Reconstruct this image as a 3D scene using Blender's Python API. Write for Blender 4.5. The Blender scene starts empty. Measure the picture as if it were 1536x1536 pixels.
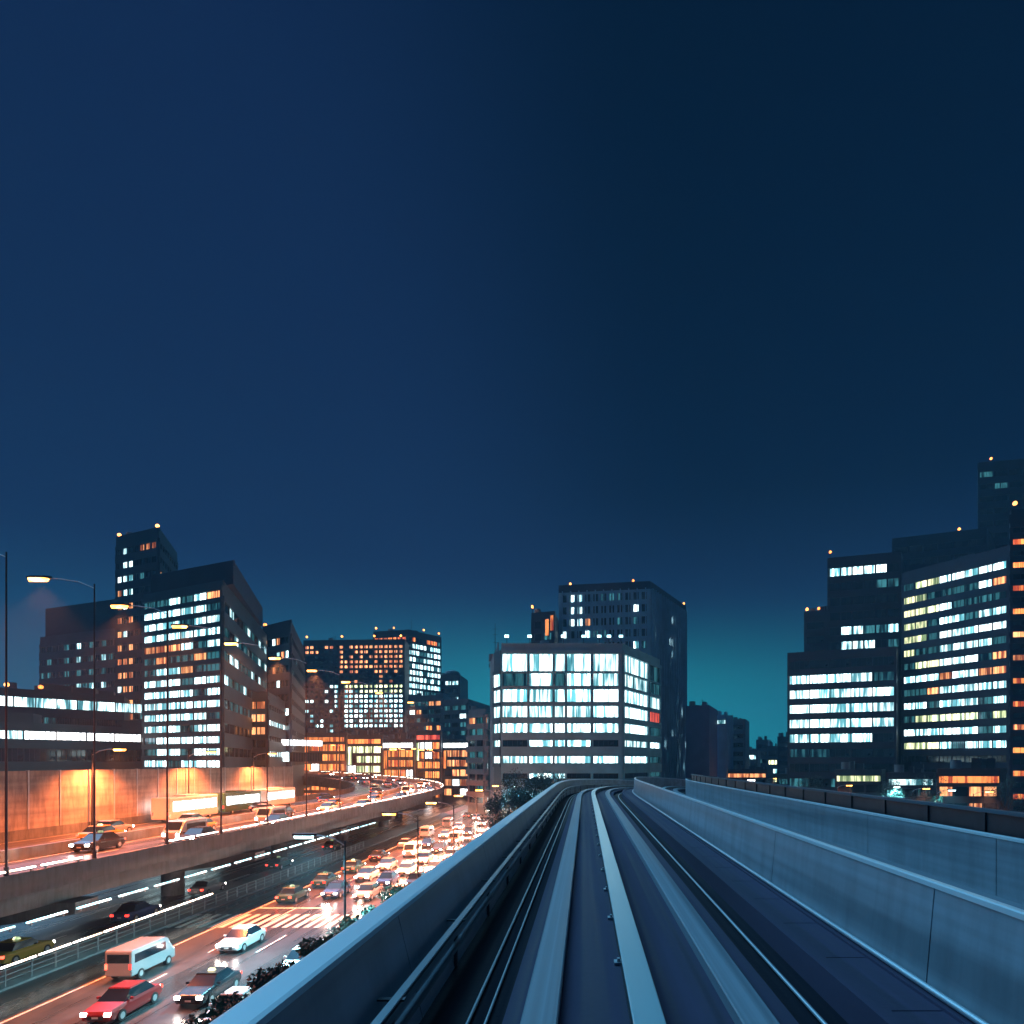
import bpy, math, random
from math import sin, cos, pi, radians, sqrt, atan2
R = random.Random(7)
S = bpy.context.scene
COL = S.collection
F = 1024.0; VX, VY = 878.0, 1143.0; EYE = 1.95; G = -12.0

# ------------------------------------------------------------ camera, sky, sun
cd = bpy.data.cameras.new('camera'); cam = bpy.data.objects.new('camera', cd); COL.objects.link(cam)
cam.location = (0, 0, EYE); cam.rotation_euler = (radians(90), 0, 0)
cd.lens = 24; cd.sensor_width = 36; cd.shift_x = -110/1536; cd.shift_y = 375/1536
cd.clip_start = 0.1; cd.clip_end = 9000
S.camera = cam
S.view_settings.view_transform = 'Standard'; S.view_settings.look = 'None'
S.view_settings.exposure = 0; S.view_settings.gamma = 1
S.cycles.use_denoising = True
S.cycles.sample_clamp_indirect = 4
S.cycles.max_bounces = 6
S.cycles.caustics_reflective = False; S.cycles.caustics_refractive = False

SUN_EL, SUN_AZ = radians(44), radians(-38)      # azimuth measured from +Y towards +X
w = bpy.data.worlds.new('World'); S.world = w; w.use_nodes = True
nt = w.node_tree; nt.nodes.clear()
def N(nt, t, **k):
    n = nt.nodes.new(t)
    for a, b in k.items(): setattr(n, a, b)
    return n
def M_(nt, op, a, b=None, clamp=False):
    n = N(nt, 'ShaderNodeMath', operation=op, use_clamp=clamp)
    for i, v in enumerate((a, b)):
        if v is None: continue
        if isinstance(v, (int, float)): n.inputs[i].default_value = v
        else: nt.links.new(v, n.inputs[i])
    return n.outputs[0]
def RAMP(nt, fac, stops, interp='LINEAR'):
    r = N(nt, 'ShaderNodeValToRGB'); cr = r.color_ramp; cr.interpolation = interp
    while len(cr.elements) < len(stops): cr.elements.new(0.5)
    for e, (p, c) in zip(cr.elements, stops): e.position = p; e.color = (*c, 1)
    nt.links.new(fac, r.inputs[0]); return r.outputs[0]
def SMOOTH(nt, v, a, b, lo=0, hi=1):
    m = N(nt, 'ShaderNodeMapRange', interpolation_type='SMOOTHERSTEP')
    nt.links.new(v, m.inputs['Value'])
    for k, x in (('From Min', a), ('From Max', b), ('To Min', lo), ('To Max', hi)): m.inputs[k].default_value = x
    return m.outputs[0]
def MIX(nt, f, a, b, bt='MIX'):
    m = N(nt, 'ShaderNodeMix', data_type='RGBA', blend_type=bt)
    for s, v in ((m.inputs['Factor'], f), (m.inputs[6], a), (m.inputs[7], b)):
        if isinstance(v, (int, float)): s.default_value = v
        elif isinstance(v, tuple): s.default_value = (*v, 1)
        else: nt.links.new(v, s)
    return m.outputs[2]
tc = N(nt, 'ShaderNodeTexCoord'); sx = N(nt, 'ShaderNodeSeparateXYZ')
nt.links.new(tc.outputs['Generated'], sx.inputs[0])
X, Yc, Z = sx.outputs
left = RAMP(nt, Z, [(0.0, (.014, .085, .16)), (.12, (.010, .056, .14)), (.27, (.0055, .0245, .086)), (.45, (.0047, .0205, .076)), (.8, (.004, .0165, .065))])
right = RAMP(nt, Z, [(0.0, (.010, .065, .115)), (.10, (.007, .046, .11)), (.22, (.004, .022, .075)), (.36, (.0003, .0085, .036)), (.8, (.0001, .006, .024))])
sideL = SMOOTH(nt, M_(nt, 'SUBTRACT', X, M_(nt, 'MULTIPLY', Z, -0.22)), -0.24, 0.30)
base = MIX(nt, sideL, left, right)
gx = M_(nt, 'SUBTRACT', X, -0.02)
gauss = M_(nt, 'EXPONENT', M_(nt, 'MULTIPLY', M_(nt, 'MULTIPLY', gx, gx), -5.5))
glow = M_(nt, 'MULTIPLY', M_(nt, 'MULTIPLY', gauss, SMOOTH(nt, Z, -0.05, 0.27, 1, 0)), SMOOTH(nt, Yc, 0.2, 0.7))
base = MIX(nt, glow, base, (.008, .44, .52))
sky = N(nt, 'ShaderNodeTexSky', sky_type='NISHITA'); sky.sun_disc = False
sky.sun_elevation = radians(-4); sky.sun_rotation = radians(150)
skys = MIX(nt, 1.0, sky.outputs[0], (.02, .02, .02), 'MULTIPLY')
base = MIX(nt, 1.0, base, skys, 'ADD')
bg = N(nt, 'ShaderNodeBackground'); bg.inputs[1].default_value = 1.0
nt.links.new(base, bg.inputs[0]); wo = N(nt, 'ShaderNodeOutputWorld'); nt.links.new(bg.outputs[0], wo.inputs[0])

sl = bpy.data.lights.new('sun', 'SUN'); so = bpy.data.objects.new('sun', sl); COL.objects.link(so)
sl.energy = 2.3; sl.angle = radians(55); sl.color = (.17, .58, 1.0)
so.rotation_euler = (0, 0, 0)
from mathutils import Vector, Matrix
d = Vector((sin(SUN_AZ)*cos(SUN_EL), cos(SUN_AZ)*cos(SUN_EL), sin(SUN_EL)))
so.rotation_euler = d.to_track_quat('Z', 'Y').to_euler()

# ------------------------------------------------------------ materials
def mat(name, col, rough=.6, metal=0, var=.25, scale=1.0, stretch=(1, 1, 1), bump=0.0, spec=.5, streak=None, drip=0):
    m = bpy.data.materials.new(name); m.use_nodes = True; t = m.node_tree
    b = t.nodes['Principled BSDF']
    b.inputs['Roughness'].default_value = rough; b.inputs['Metallic'].default_value = metal
    b.inputs['Specular IOR Level'].default_value = spec
    c = N(t, 'ShaderNodeTexCoord'); mp = N(t, 'ShaderNodeMapping'); mp.inputs['Scale'].default_value = stretch
    t.links.new(c.outputs['Object'], mp.inputs[0])
    n = N(t, 'ShaderNodeTexNoise'); n.inputs['Scale'].default_value = scale; n.inputs['Detail'].default_value = 8; n.inputs['Roughness'].default_value = .6
    t.links.new(mp.outputs[0], n.inputs[0])
    lo = tuple(x*(1-var) for x in col); hi = tuple(min(1, x*(1+var)) for x in col)
    out = RAMP(t, n.outputs['Fac'], [(.3, lo), (.7, hi)])
    if streak:                                   # grime and tyre polish that follow the running direction
        mp2 = N(t, 'ShaderNodeMapping'); mp2.inputs['Scale'].default_value = streak
        t.links.new(c.outputs['Object'], mp2.inputs[0])
        n2 = N(t, 'ShaderNodeTexNoise'); n2.inputs['Scale'].default_value = 1; n2.inputs['Detail'].default_value = 6
        t.links.new(mp2.outputs[0], n2.inputs[0])
        out = MIX(t, 1.0, out, RAMP(t, n2.outputs['Fac'], [(.35, (.62,)*3), (.62, (1.1,)*3)]), 'MULTIPLY')
        rr = SMOOTH(t, n2.outputs['Fac'], .3, .7, rough*.75, min(1, rough*1.25)); t.links.new(rr, b.inputs['Roughness'])
    if drip:                                     # rain stains running down the faces
        mp4 = N(t, 'ShaderNodeMapping'); mp4.inputs['Scale'].default_value = (1.0, 1.7, .35); t.links.new(c.outputs['Object'], mp4.inputs[0])
        n4 = N(t, 'ShaderNodeTexNoise'); n4.inputs['Scale'].default_value = 1; n4.inputs['Detail'].default_value = 7; n4.inputs['Roughness'].default_value = .65; t.links.new(mp4.outputs[0], n4.inputs[0])
        out = MIX(t, drip, out, RAMP(t, n4.outputs['Fac'], [(.38, (.45,)*3), (.56, (1.05,)*3)]), 'MULTIPLY')
    t.links.new(out, b.inputs['Base Color'])
    if bump:
        bp = N(t, 'ShaderNodeBump'); bp.inputs['Strength'].default_value = bump; bp.inputs['Distance'].default_value = .02
        n3 = N(t, 'ShaderNodeTexNoise'); n3.inputs['Scale'].default_value = scale*9; n3.inputs['Detail'].default_value = 4
        t.links.new(c.outputs['Object'], n3.inputs[0]); t.links.new(n3.outputs['Fac'], bp.inputs['Height']); t.links.new(bp.outputs[0], b.inputs['Normal'])
    return m
def emit(name, c1, c2, lo, hi, scale=(1.3, 1.3, .10), sample=False):
    """a lit room behind glass: blinds, ceiling rows and people make its brightness uneven"""
    m = bpy.data.materials.new(name); m.use_nodes = True; t = m.node_tree; t.nodes.clear()
    c = N(t, 'ShaderNodeTexCoord'); oi = N(t, 'ShaderNodeObjectInfo')
    va = N(t, 'ShaderNodeVectorMath', operation='ADD'); vm = N(t, 'ShaderNodeVectorMath', operation='SCALE')
    cb = N(t, 'ShaderNodeCombineXYZ')
    for i in range(3): t.links.new(oi.outputs['Random'], cb.inputs[i])
    t.links.new(cb.outputs[0], vm.inputs[0]); vm.inputs['Scale'].default_value = 97
    t.links.new(c.outputs['Object'], va.inputs[0]); t.links.new(vm.outputs[0], va.inputs[1])
    mp = N(t, 'ShaderNodeMapping'); mp.inputs['Scale'].default_value = scale; t.links.new(va.outputs[0], mp.inputs[0])
    n = N(t, 'ShaderNodeTexNoise'); n.inputs['Scale'].default_value = 1.0; n.inputs['Detail'].default_value = 2.5
    t.links.new(mp.outputs[0], n.inputs[0])
    st = SMOOTH(t, n.outputs['Fac'], .36, .6, lo, hi)
    st = M_(t, 'MULTIPLY', st, M_(t, 'ADD', M_(t, 'MULTIPLY', oi.outputs['Random'], .8), .55))
    col = MIX(t, SMOOTH(t, n.outputs['Fac'], .35, .6), c1, c2)
    e = N(t, 'ShaderNodeEmission'); t.links.new(st, e.inputs[1]); t.links.new(col, e.inputs[0])
    gl = N(t, 'ShaderNodeBsdfGlossy'); gl.inputs['Roughness'].default_value = .08; gl.inputs['Color'].default_value = (.08, .1, .12, 1)
    ad = N(t, 'ShaderNodeAddShader'); t.links.new(e.outputs[0], ad.inputs[0]); t.links.new(gl.outputs[0], ad.inputs[1])
    o = N(t, 'ShaderNodeOutputMaterial'); t.links.new(ad.outputs[0], o.inputs[0])
    m.cycles.emission_sampling = 'AUTO' if sample else 'NONE'
    return m
MAT = {}
MAT['concrete'] = mat('concrete', (.40, .45, .50), .5, var=.14, scale=.8, stretch=(1, .12, 1), bump=.15, streak=(2.5, .05, 3.0), drip=.32)
MAT['pad'] = mat('running_pad_concrete', (.33, .36, .40), .5, var=.10, scale=1.0, stretch=(1, .1, 1), bump=.1, spec=.4, streak=(14, .04, 1))
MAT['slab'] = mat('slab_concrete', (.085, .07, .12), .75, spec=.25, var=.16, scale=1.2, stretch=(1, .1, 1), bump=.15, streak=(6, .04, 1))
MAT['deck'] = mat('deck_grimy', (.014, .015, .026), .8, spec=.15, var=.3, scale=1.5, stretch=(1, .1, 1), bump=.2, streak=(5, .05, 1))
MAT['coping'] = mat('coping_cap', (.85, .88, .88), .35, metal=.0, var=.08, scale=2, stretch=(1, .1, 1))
MAT['steel'] = mat('galvanised_steel', (.55, .60, .62), .4, metal=.5, var=.12, scale=3, stretch=(1, .08, 1))
MAT['rail'] = mat('polished_rail', (.60, .82, .82), .33, metal=.35, var=.06, scale=1.2, stretch=(1, .05, 1))
MAT['darksteel'] = mat('dark_steel', (.05, .055, .07), .4, metal=.4, var=.2, scale=3)
MAT['copper'] = mat('conductor', (.22, .26, .3), .3, metal=.8, var=.2, scale=3)
MAT['rubber'] = mat('black_rubber', (.02, .02, .022), .7)
MAT['asphalt'] = mat('asphalt', (.055, .055, .058), .30, var=.3, scale=.6, bump=.12, streak=(.8, .03, 1))
MAT['ground'] = mat('ground_mix', (.05, .055, .06), .7, var=.5, scale=.05)
MAT['paint'] = mat('road_paint', (.75, .75, .72), .45, var=.12, scale=2)
MAT['kerb'] = mat('kerb_stone', (.33, .33, .34), .6, var=.2, scale=1)
MAT['viaduct'] = mat('viaduct_concrete', (.17, .19, .20), .6, var=.25, scale=.35, bump=.2, streak=(.6, .05, .5), drip=.7)
MAT['barrier'] = mat('barrier_panel', (.42, .40, .36), .45, var=.2, scale=.5, streak=(.5, .06, 1.2), drip=.6)
for k, c in dict(navy=(.035, .05, .09), slate=(.055, .11, .145), grey=(.2, .24, .28), pale=(.42, .56, .66), plum=(.24, .19, .36), brown=(.10, .08, .085), teal=(.09, .17, .20), skyblue=(.24, .46, .52)).items():
    MAT['wall_'+k] = mat('wall_'+k, c, .55, var=.18, scale=.25, bump=.1)
MAT['glass_dark'] = mat('dark_window_glass', (.012, .02, .03), .08, var=.3, scale=.4, spec=.9)
MAT['glass_dim'] = emit('dim_window', (.02, .12, .16), (.10, .45, .52), .06, .45)
MAT['cool'] = emit('cool_office_light', (.16, .62, .72), (.82, 1, 1), 1.1, 4.0)
MAT['coolfine'] = emit('cool_office_light_fine', (.12, .55, .66), (.75, 1, 1), .5, 3.2, scale=(.9, .9, .12))
MAT['warm'] = emit('warm_room_light', (.75, .16, .06), (1, .42, .16), .5, 2.0)
MAT['yellow'] = emit('yellow_office_light', (.5, .75, .35), (1, .95, .55), .6, 2.8)
MAT['orange'] = emit('orange_sign_light', (.9, .12, .04), (1, .33, .08), .7, 1.9)
MAT['red'] = emit('red_sign_light', (.7, .05, .05), (1, .14, .08), .5, 1.4)
MAT['whitesign'] = emit('white_sign_light', (.8, .92, .95), (1, .98, .95), 2.2, 6)
MAT['tubewhite'] = emit('tube_warm_white', (1, .72, .5), (1, .9, .8), 5, 9, sample=True)
MAT['tubecyan'] = emit('tube_cyan_white', (.4, .9, 1), (.7, 1, 1), 4, 7, sample=True)
MAT['sodium'] = emit('sodium_lens', (1, .32, .05), (1, .45, .1), 9, 14)
MAT['mercury'] = emit('mercury_lens', (.5, .95, 1), (.7, 1, 1), 9, 14)
MAT['beacon'] = emit('beacon_lens', (1, .22, .04), (1, .36, .08), 4, 8)
MAT['headlight'] = emit('headlight_lens', (1, .85, .75), (1, .95, .9), 30, 50, sample=True)
MAT['taillight'] = emit('taillight_lens', (1, .03, .02), (1, .08, .04), 4, 8)
MAT['leaf'] = mat('leaf', (.03, .07, .05), .5, var=.6, scale=1.2)
MAT['bark'] = mat('bark', (.06, .045, .035), .8, scale=3)
for k, c in dict(white=(.75, .76, .78), silver=(.45, .46, .48), black=(.02, .02, .025), red=(.35, .03, .03), blue=(.04, .08, .22), yellow=(.45, .30, .06), green=(.03, .10, .07)).items():
    MAT['car_'+k] = mat('car_'+k, c, .22, metal=.3 if k in('silver', 'blue') else 0, var=.04)

# ------------------------------------------------------------ mesh builder
class MB:
    def __init__(s): s.v = []; s.f = []; s.m = []
    def add(s, vs, fs, mi=0, T=None):
        o = len(s.v)
        s.v += [tuple(T @ Vector(v)) for v in vs] if T is not None else [tuple(v) for v in vs]
        s.f += [tuple(o+i for i in f) for f in fs]; s.m += [mi]*len(fs)
    def box(s, x0, y0, z0, x1, y1, z1, mi=0, T=None):
        vs = [(x, y, z) for z in (z0, z1) for y in (y0, y1) for x in (x0, x1)]
        s.add(vs, [(0, 2, 3, 1), (4, 5, 7, 6), (0, 1, 5, 4), (2, 6, 7, 3), (0, 4, 6, 2), (1, 3, 7, 5)], mi, T)
    def prism(s, pts, z0, z1, mi=0, T=None):
        n = len(pts); a = sum(pts[i][0]*pts[(i+1) % n][1]-pts[(i+1) % n][0]*pts[i][1] for i in range(n))
        if a < 0: pts = pts[::-1]
        vs = [(x, y, z0) for x, y in pts]+[(x, y, z1) for x, y in pts]
        s.add(vs, [tuple(range(n))[::-1], tuple(range(n, 2*n))]+[(i, (i+1) % n, n+(i+1) % n, n+i) for i in range(n)], mi, T)
    def tube(s, pts, r, n=8, mi=0, T=None, r2=None):
        P = [Vector(p) for p in pts]; vs = []; fs = []
        for i, p in enumerate(P):
            dd = (P[min(i+1, len(P)-1)]-P[max(i-1, 0)]).normalized()
            q = dd.to_track_quat('Z', 'Y'); rr = r if r2 is None else r+(r2-r)*i/(len(P)-1)
            for k in range(n):
                vs.append(p+q @ Vector((rr*cos(2*pi*k/n), rr*sin(2*pi*k/n), 0)))
        for i in range(len(P)-1):
            for k in range(n): fs.append((i*n+k, i*n+(k+1) % n, (i+1)*n+(k+1) % n, (i+1)*n+k))
        fs.append(tuple(range(n))[::-1]); fs.append(tuple(range((len(P)-1)*n, len(P)*n)))
        s.add(vs, fs, mi, T)
    def loft(s, rings, mi=0, T=None, caps=True):
        n = len(rings[0]); vs = [p for r in rings for p in r]; fs = []
        for i in range(len(rings)-1):
            for k in range(n): fs.append((i*n+k, i*n+(k+1) % n, (i+1)*n+(k+1) % n, (i+1)*n+k))
        if caps: fs.append(tuple(range(n))[::-1]); fs.append(tuple(range((len(rings)-1)*n, len(rings)*n)))
        s.add(vs, fs, mi, T)
    def mesh(s, name, mats):
        me = bpy.data.meshes.new(name); me.from_pydata(s.v, [], s.f)
        for m in mats: me.materials.append(MAT[m])
        me.polygons.foreach_set('material_index', s.m); me.update(); return me
    def build(s, name, mats, parent=None, bevel=0, smooth=False):
        if isinstance(mats, str): mats = [mats]
        o = bpy.data.objects.new(name, s.mesh(name, mats)); COL.objects.link(o)
        if parent: o.parent = parent
        if bevel:
            b = o.modifiers.new('bevel', 'BEVEL'); b.width = bevel; b.segments = 2; b.limit_method = 'ANGLE'
        if smooth:
            for p in o.data.polygons: p.use_smooth = True
        return o
def empty(name, loc=(0, 0, 0), rz=0):
    o = bpy.data.objects.new(name, None); COL.objects.link(o); o.location = loc; o.rotation_euler = (0, 0, rz); o.empty_display_size = .3; return o
def tag(o, label=None, cat=None, group=None, kind=None):
    if label: o['label'] = label
    if cat: o['category'] = cat
    if group: o['group'] = group
    if kind: o['kind'] = kind
    return o
def inst(name, me, parent=None, loc=(0, 0, 0), rz=0):
    o = bpy.data.objects.new(name, me); COL.objects.link(o); o.location = loc; o.rotation_euler = (0, 0, rz)
    if parent: o.parent = parent
    return o
def many(name, mb, mats, parent, Ts):
    me = mb.mesh(name, [mats])
    for T in Ts:
        o = bpy.data.objects.new(name, me); COL.objects.link(o); o.parent = parent; o.matrix_basis = T
def copy_tree(o, parent=None, kids=None):
    c = o.copy(); COL.objects.link(c)
    if parent: c.parent = parent
    for ch in list(o.children): copy_tree(ch, c)
    return c
ORD = 'first second third fourth fifth sixth seventh eighth ninth tenth eleventh twelfth thirteenth fourteenth fifteenth sixteenth seventeenth eighteenth nineteenth twentieth'.split()
def ordn(i):
    if i < 20: return ORD[i]
    t = {2: 'twenty', 3: 'thirty', 4: 'forty', 5: 'fifty', 6: 'sixty'}[(i+1)//10]
    r = (i+1) % 10
    return {'twenty': 'twentieth', 'thirty': 'thirtieth', 'forty': 'fortieth', 'fifty': 'fiftieth', 'sixty': 'sixtieth'}[t] if r == 0 else t+'-'+ORD[r-1]

class Path:
    """centreline as arc length -> point; curv(s) turns right when positive"""
    def __init__(s, x, y, s0, s1, curv, z, st=.5):
        s.s0 = s0; s.st = st; s.p = []; a = 0; t = s0
        while t <= s1+st:
            s.p.append((x, y, z(t), a)); x += sin(a)*st; y += cos(a)*st; a += curv(t)*st; t += st
    def at(s, t, off=0, dz=0):
        f = (t-s.s0)/s.st; i = max(0, min(len(s.p)-2, int(f))); f -= i
        a, b = s.p[i], s.p[i+1]; x, y, z, h = (a[k]+(b[k]-a[k])*f for k in range(4))
        return (x+cos(h)*off, y-sin(h)*off, z+dz), h
    def T(s, t, off=0, dz=0):
        (x, y, z), h = s.at(t, off, dz)
        return Matrix.Translation((x, y, z)) @ Matrix.Rotation(-h, 4, 'Z')
def stations(path, a, b, fine, coarse, ca, cb):
    t = a; out = []
    while t < b-1e-6:
        out.append(t); t += fine if ca <= t < cb else coarse
    return out+[b]
def sweep(mb, path, ts, prof, mi=0):
    rings = []
    for t in ts: rings.append([path.at(t, o, z)[0] for o, z in prof][::-1])
    mb.loft(rings, mi)
def rect(x0, z0, x1, z1): return [(x0, z0), (x1, z0), (x1, z1), (x0, z1)]

# ------------------------------------------------------------ ground
g = MB()
g.add([(-1200, -120, G-.02), (1200, -120, G-.02), (1200, 1100, G-.02), (-1200, 1100, G-.02)], [(0, 1, 2, 3)])
tag(g.build('ground', 'ground'), kind='structure')

# ------------------------------------------------------------ the guideway
T0, RAD = 46, 62
gw = Path(0, -14, -14, 150, lambda t: 1/RAD if t > T0 and t < T0+RAD*1.45 else (1/RAD*max(0, (t-36)/10) if 36 < t <= T0 else 0),
          lambda t: 0 if t < 44 else -(t-44)**2/1100 if t < 100 else -(56**2)/1100-(t-100)*56*2/1100)
TS = stations(gw, -14, 145, 1.5, 6, 34, 145)
def gsweep(name, mats, profs, label, cat, parent=None, bevel=0):
    mb = MB()
    for p in profs: sweep(mb, gw, TS, p[0], p[1] if len(p) > 1 else 0)
    o = mb.build(name, mats, parent)
    if cat: tag(o, label, cat)
    return o
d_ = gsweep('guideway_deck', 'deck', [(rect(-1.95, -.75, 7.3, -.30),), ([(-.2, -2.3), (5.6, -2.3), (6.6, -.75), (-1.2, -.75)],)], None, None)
tag(d_, kind='structure')
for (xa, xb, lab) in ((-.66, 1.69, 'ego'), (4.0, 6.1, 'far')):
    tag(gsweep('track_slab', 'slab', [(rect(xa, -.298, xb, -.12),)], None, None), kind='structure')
def pad(x0, x1, lab):
    mb = MB()
    for i, (a, b) in enumerate([(-14, 4.995), (5.005, 24.995), (25.005, 44.995), (45.005, 64.995), (65.005, 84.995), (85.005, 104.995), (105.005, 145)]):
        sweep(mb, gw, stations(gw, a, b, 1.5, 5, 34, 145), [(x0, -.118), (x1, -.118), (x1, -.012), (x1-.012, 0), (x0+.012, 0), (x0, -.012)])
    tag(mb.build('running_pad', 'pad'), lab, 'running pad', 'concrete running pads of the guideway')
pad(-.49, -.21, 'pale concrete running strip left of the bright central guide rail')
pad(1.18, 1.46, 'pale concrete running strip right of the bright central guide rail')
pad(4.25, 4.53, 'running strip of the opposite track close behind the middle wall')
pad(5.72, 6.0, 'running strip of the opposite track nearest the outer parapet')
def guide_rail(c, lab, wd=.115):
    root = empty('guide_rail', (0, 0, 0)); tag(root, lab, 'guide rail')
    mb = MB(); sweep(mb, gw, TS, [(c-wd, .085), (c+wd, .085), (c+wd, .108), (c+wd-.008, .115), (c-wd+.008, .115), (c-wd, .108)]); mb.build('rail_head', 'rail', root)
    mb = MB(); sweep(mb, gw, TS, rect(c-.015, -.10, c+.015, .085)); sweep(mb, gw, TS, rect(c-.10, -.117, c+.10, -.10)); mb.build('rail_web', 'darksteel', root)
    mb = MB(); mb.box(c-.16, -.06, -.116, c+.16, .06, -.09)
    for s in (-.13, .10): mb.box(c+s, -.03, -.09, c+s+.03, .03, -.06)
    many('base_plate', mb, 'steel', root, [gw.T(1+2*k) for k in range(30)])
guide_rail(.455, 'bright steel guide rail running down the middle of the near track')
guide_rail(5.05, 'guide rail in the middle of the opposite track behind the divider')
# cables in the left and right troughs
def cable(x, z, r, lab):
    mb = MB(); mb.tube([gw.at(t, x, z)[0] for t in TS], r, 8); tag(mb.build('trackside_cable', 'steel', smooth=True), lab, 'cable', 'cables lying along the track')
cable(-1.0, -.265, .016, 'thin grey cable lying in the dark trough left of the track')
cable(-.85, -.27, .014, 'thinnest cable beside the left edge of the track slab')
cable(2.02, -.26, .02, 'cable in the dark trough right of the track slab')
# parapet walls
def parapet(name, lab, xi, xo, zt, z0=-.3, cap=True, body='concrete', batter=(0, 0), cw=.03):
    root = empty(name, (0, 0, 0)); tag(root, lab, 'wall')
    a, b = min(xi, xo), max(xi, xo)
    mb = MB(); edges = [-14+5*i for i in range(32)]
    for i in range(len(edges)-1):
        sweep(mb, gw, stations(gw, edges[i]+.01, min(145, edges[i+1]-.01), 1.5, 4, 34, 145), [(a+batter[0], z0), (b+batter[1], z0), (b, zt), (a, zt)])
    mb.build('wall_panel', body, root)
    if cap:
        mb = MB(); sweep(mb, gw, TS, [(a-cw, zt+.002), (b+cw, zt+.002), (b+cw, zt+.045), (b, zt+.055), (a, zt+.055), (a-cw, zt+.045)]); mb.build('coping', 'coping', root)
    return root
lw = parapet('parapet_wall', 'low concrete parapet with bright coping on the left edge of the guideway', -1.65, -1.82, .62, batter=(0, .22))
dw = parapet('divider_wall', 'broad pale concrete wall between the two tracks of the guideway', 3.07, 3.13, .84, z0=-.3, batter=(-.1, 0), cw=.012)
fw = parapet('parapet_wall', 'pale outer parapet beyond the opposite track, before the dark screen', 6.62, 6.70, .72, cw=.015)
# ledge with cable cover slabs at foot of divider
root = empty('cable_trough'); tag(root, 'stepped concrete cable trough at the foot of the middle wall', 'cable trough')
mb = MB(); edges = [-14+1.5*i for i in range(60)]
sweep(mb, gw, TS, rect(2.26, -.298, 2.40, .0)); sweep(mb, gw, TS, rect(2.88, -.298, 2.965, -.03)); mb.build('trough_edge', 'slab', root)
mb = MB()
for i in range(59): sweep(mb, gw, [edges[i]+.01, edges[i+1]-.01], rect(2.402, -.12, 2.878, -.055))
mb.build('cover_slabs', 'slab', root)
mb = MB(); mb.tube([gw.at(t, 2.945, .01)[0] for t in TS], .03, 8); mb.build('conduit', 'steel', root, smooth=True)
# conductor rails on left wall
root = empty('power_rail'); tag(root, 'dark power rail on brackets along the foot of the left parapet', 'power rail')
mb = MB(); sweep(mb, gw, TS, rect(-1.40, .14, -1.34, .20)); sweep(mb, gw, TS, rect(-1.40, -.02, -1.34, .03)); mb.build('conductor_bar', 'copper', root)
mb = MB(); sweep(mb, gw, TS, [(-1.395, .22), (-1.345, .22), (-1.345, .235), (-1.395, .25)]); mb.build('cover_strip', 'steel', root)
mb = MB(); mb.box(-1.52, -.03, .205, -1.32, .03, .219); mb.box(-1.44, -.03, -.29, -1.405, .03, .205)
many('bracket', mb, 'darksteel', root, [gw.T(2.5*k) for k in range(28)])
# emergency light boxes along divider? (none in the photograph)
# dark outer screen on steel posts
root = empty('noise_screen'); tag(root, 'dark steel noise screen along the right edge of the guideway', 'noise screen')
mb = MB(); t = -14
while t < 144:
    sweep(mb, gw, [t+.06, min(144.9, t+1.0), min(145, t+1.94)], rect(7.02, .0, 7.07, 1.06)); sweep(mb, gw, [t+.06, min(145, t+1.94)], rect(7.0, .52, 7.02, .56)); t += 2
mb.build('screen_panel', 'darksteel', root)
mb = MB(); sweep(mb, gw, TS, [(6.97, 1.07), (7.12, 1.07), (7.12, 1.13), (6.97, 1.13)]); sweep(mb, gw, TS, rect(6.9, -.298, 7.25, -.001)); mb.build('top_rail', 'wall_slate', root)
mb = MB(); mb.box(6.99, -.055, 0, 7.1, .055, 1.068)
many('screen_post', mb, 'darksteel', root, [gw.T(-14+2*k) for k in range(79)])
for i, t in enumerate((-8, 22, 52, 82, 112)):
    T = gw.T(t, 2.7); (px, py, pz), h = gw.at(t, 2.7)
    r_ = empty('guideway_pier', (px, py, G), -h); tag(r_, ordn(i)+' concrete pier under the elevated track, counted from the viewer', 'pier', 'piers under the guideway')
    mb = MB(); mb.loft([[(x*1.1, y*.9, z) for x, y in ((-1, -1), (1, -1), (1, 1), (-1, 1))] for z in (0, pz-G-4.2)]); mb.build('column', 'viaduct', r_, bevel=.1)
    mb = MB(); mb.loft([[(x*1.1, y*.9, pz-G-4.2) for x, y in ((-1, -1), (1, -1), (1, 1), (-1, 1))], [(x*3.0, y*.95, pz-G-3.0) for x, y in ((-1, -1), (1, -1), (1, 1), (-1, 1))], [(x*3.0, y*.95, pz-G-2.35) for x, y in ((-1, -1), (1, -1), (1, 1), (-1, 1))]]); mb.build('cap_beam', 'viaduct', r_)

# ------------------------------------------------------------ surface street beside and under the expressway
def sheet(name, x0, x1, y0, y1, z, m, kind='structure'):
    mb = MB(); n = 1; mb.add([(x0, y0, z), (x1, y0, z), (x1, y1, z), (x0, y1, z)], [(0, 1, 2, 3)]); return tag(mb.build(name, m), kind=kind)
sheet('street', -62, -17, -20, 420, G, 'asphalt')
sheet('street', 14, 40, 110, 600, G, 'asphalt')
sheet('street', 40, 300, 150, 166, G-.004, 'asphalt')
def kerb(x0, x1, y0, y1):
    mb = MB(); mb.box(x0, y0, G-.02, x1, y1, G+.13); tag(mb.build('pavement', 'kerb', bevel=.02), kind='structure')
kerb(-17, -13, -20, 400); kerb(-38.6, -35.4, -20, 400); kerb(-66, -62, -20, 400)
mb = MB()
for x in (-20.6, -24.1, -27.6, -41.8, -45.3, -48.8, -52.3, -55.8):
    y = -10
    while y < 330:
        mb.box(x-.07, y, G+.004, x+.07, y+5, G+.008); y += 10
for x in (-17.4, -31.2, -61.6): mb.box(x-.08, -20, G+.004, x+.08, 330, G+.008)
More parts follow.
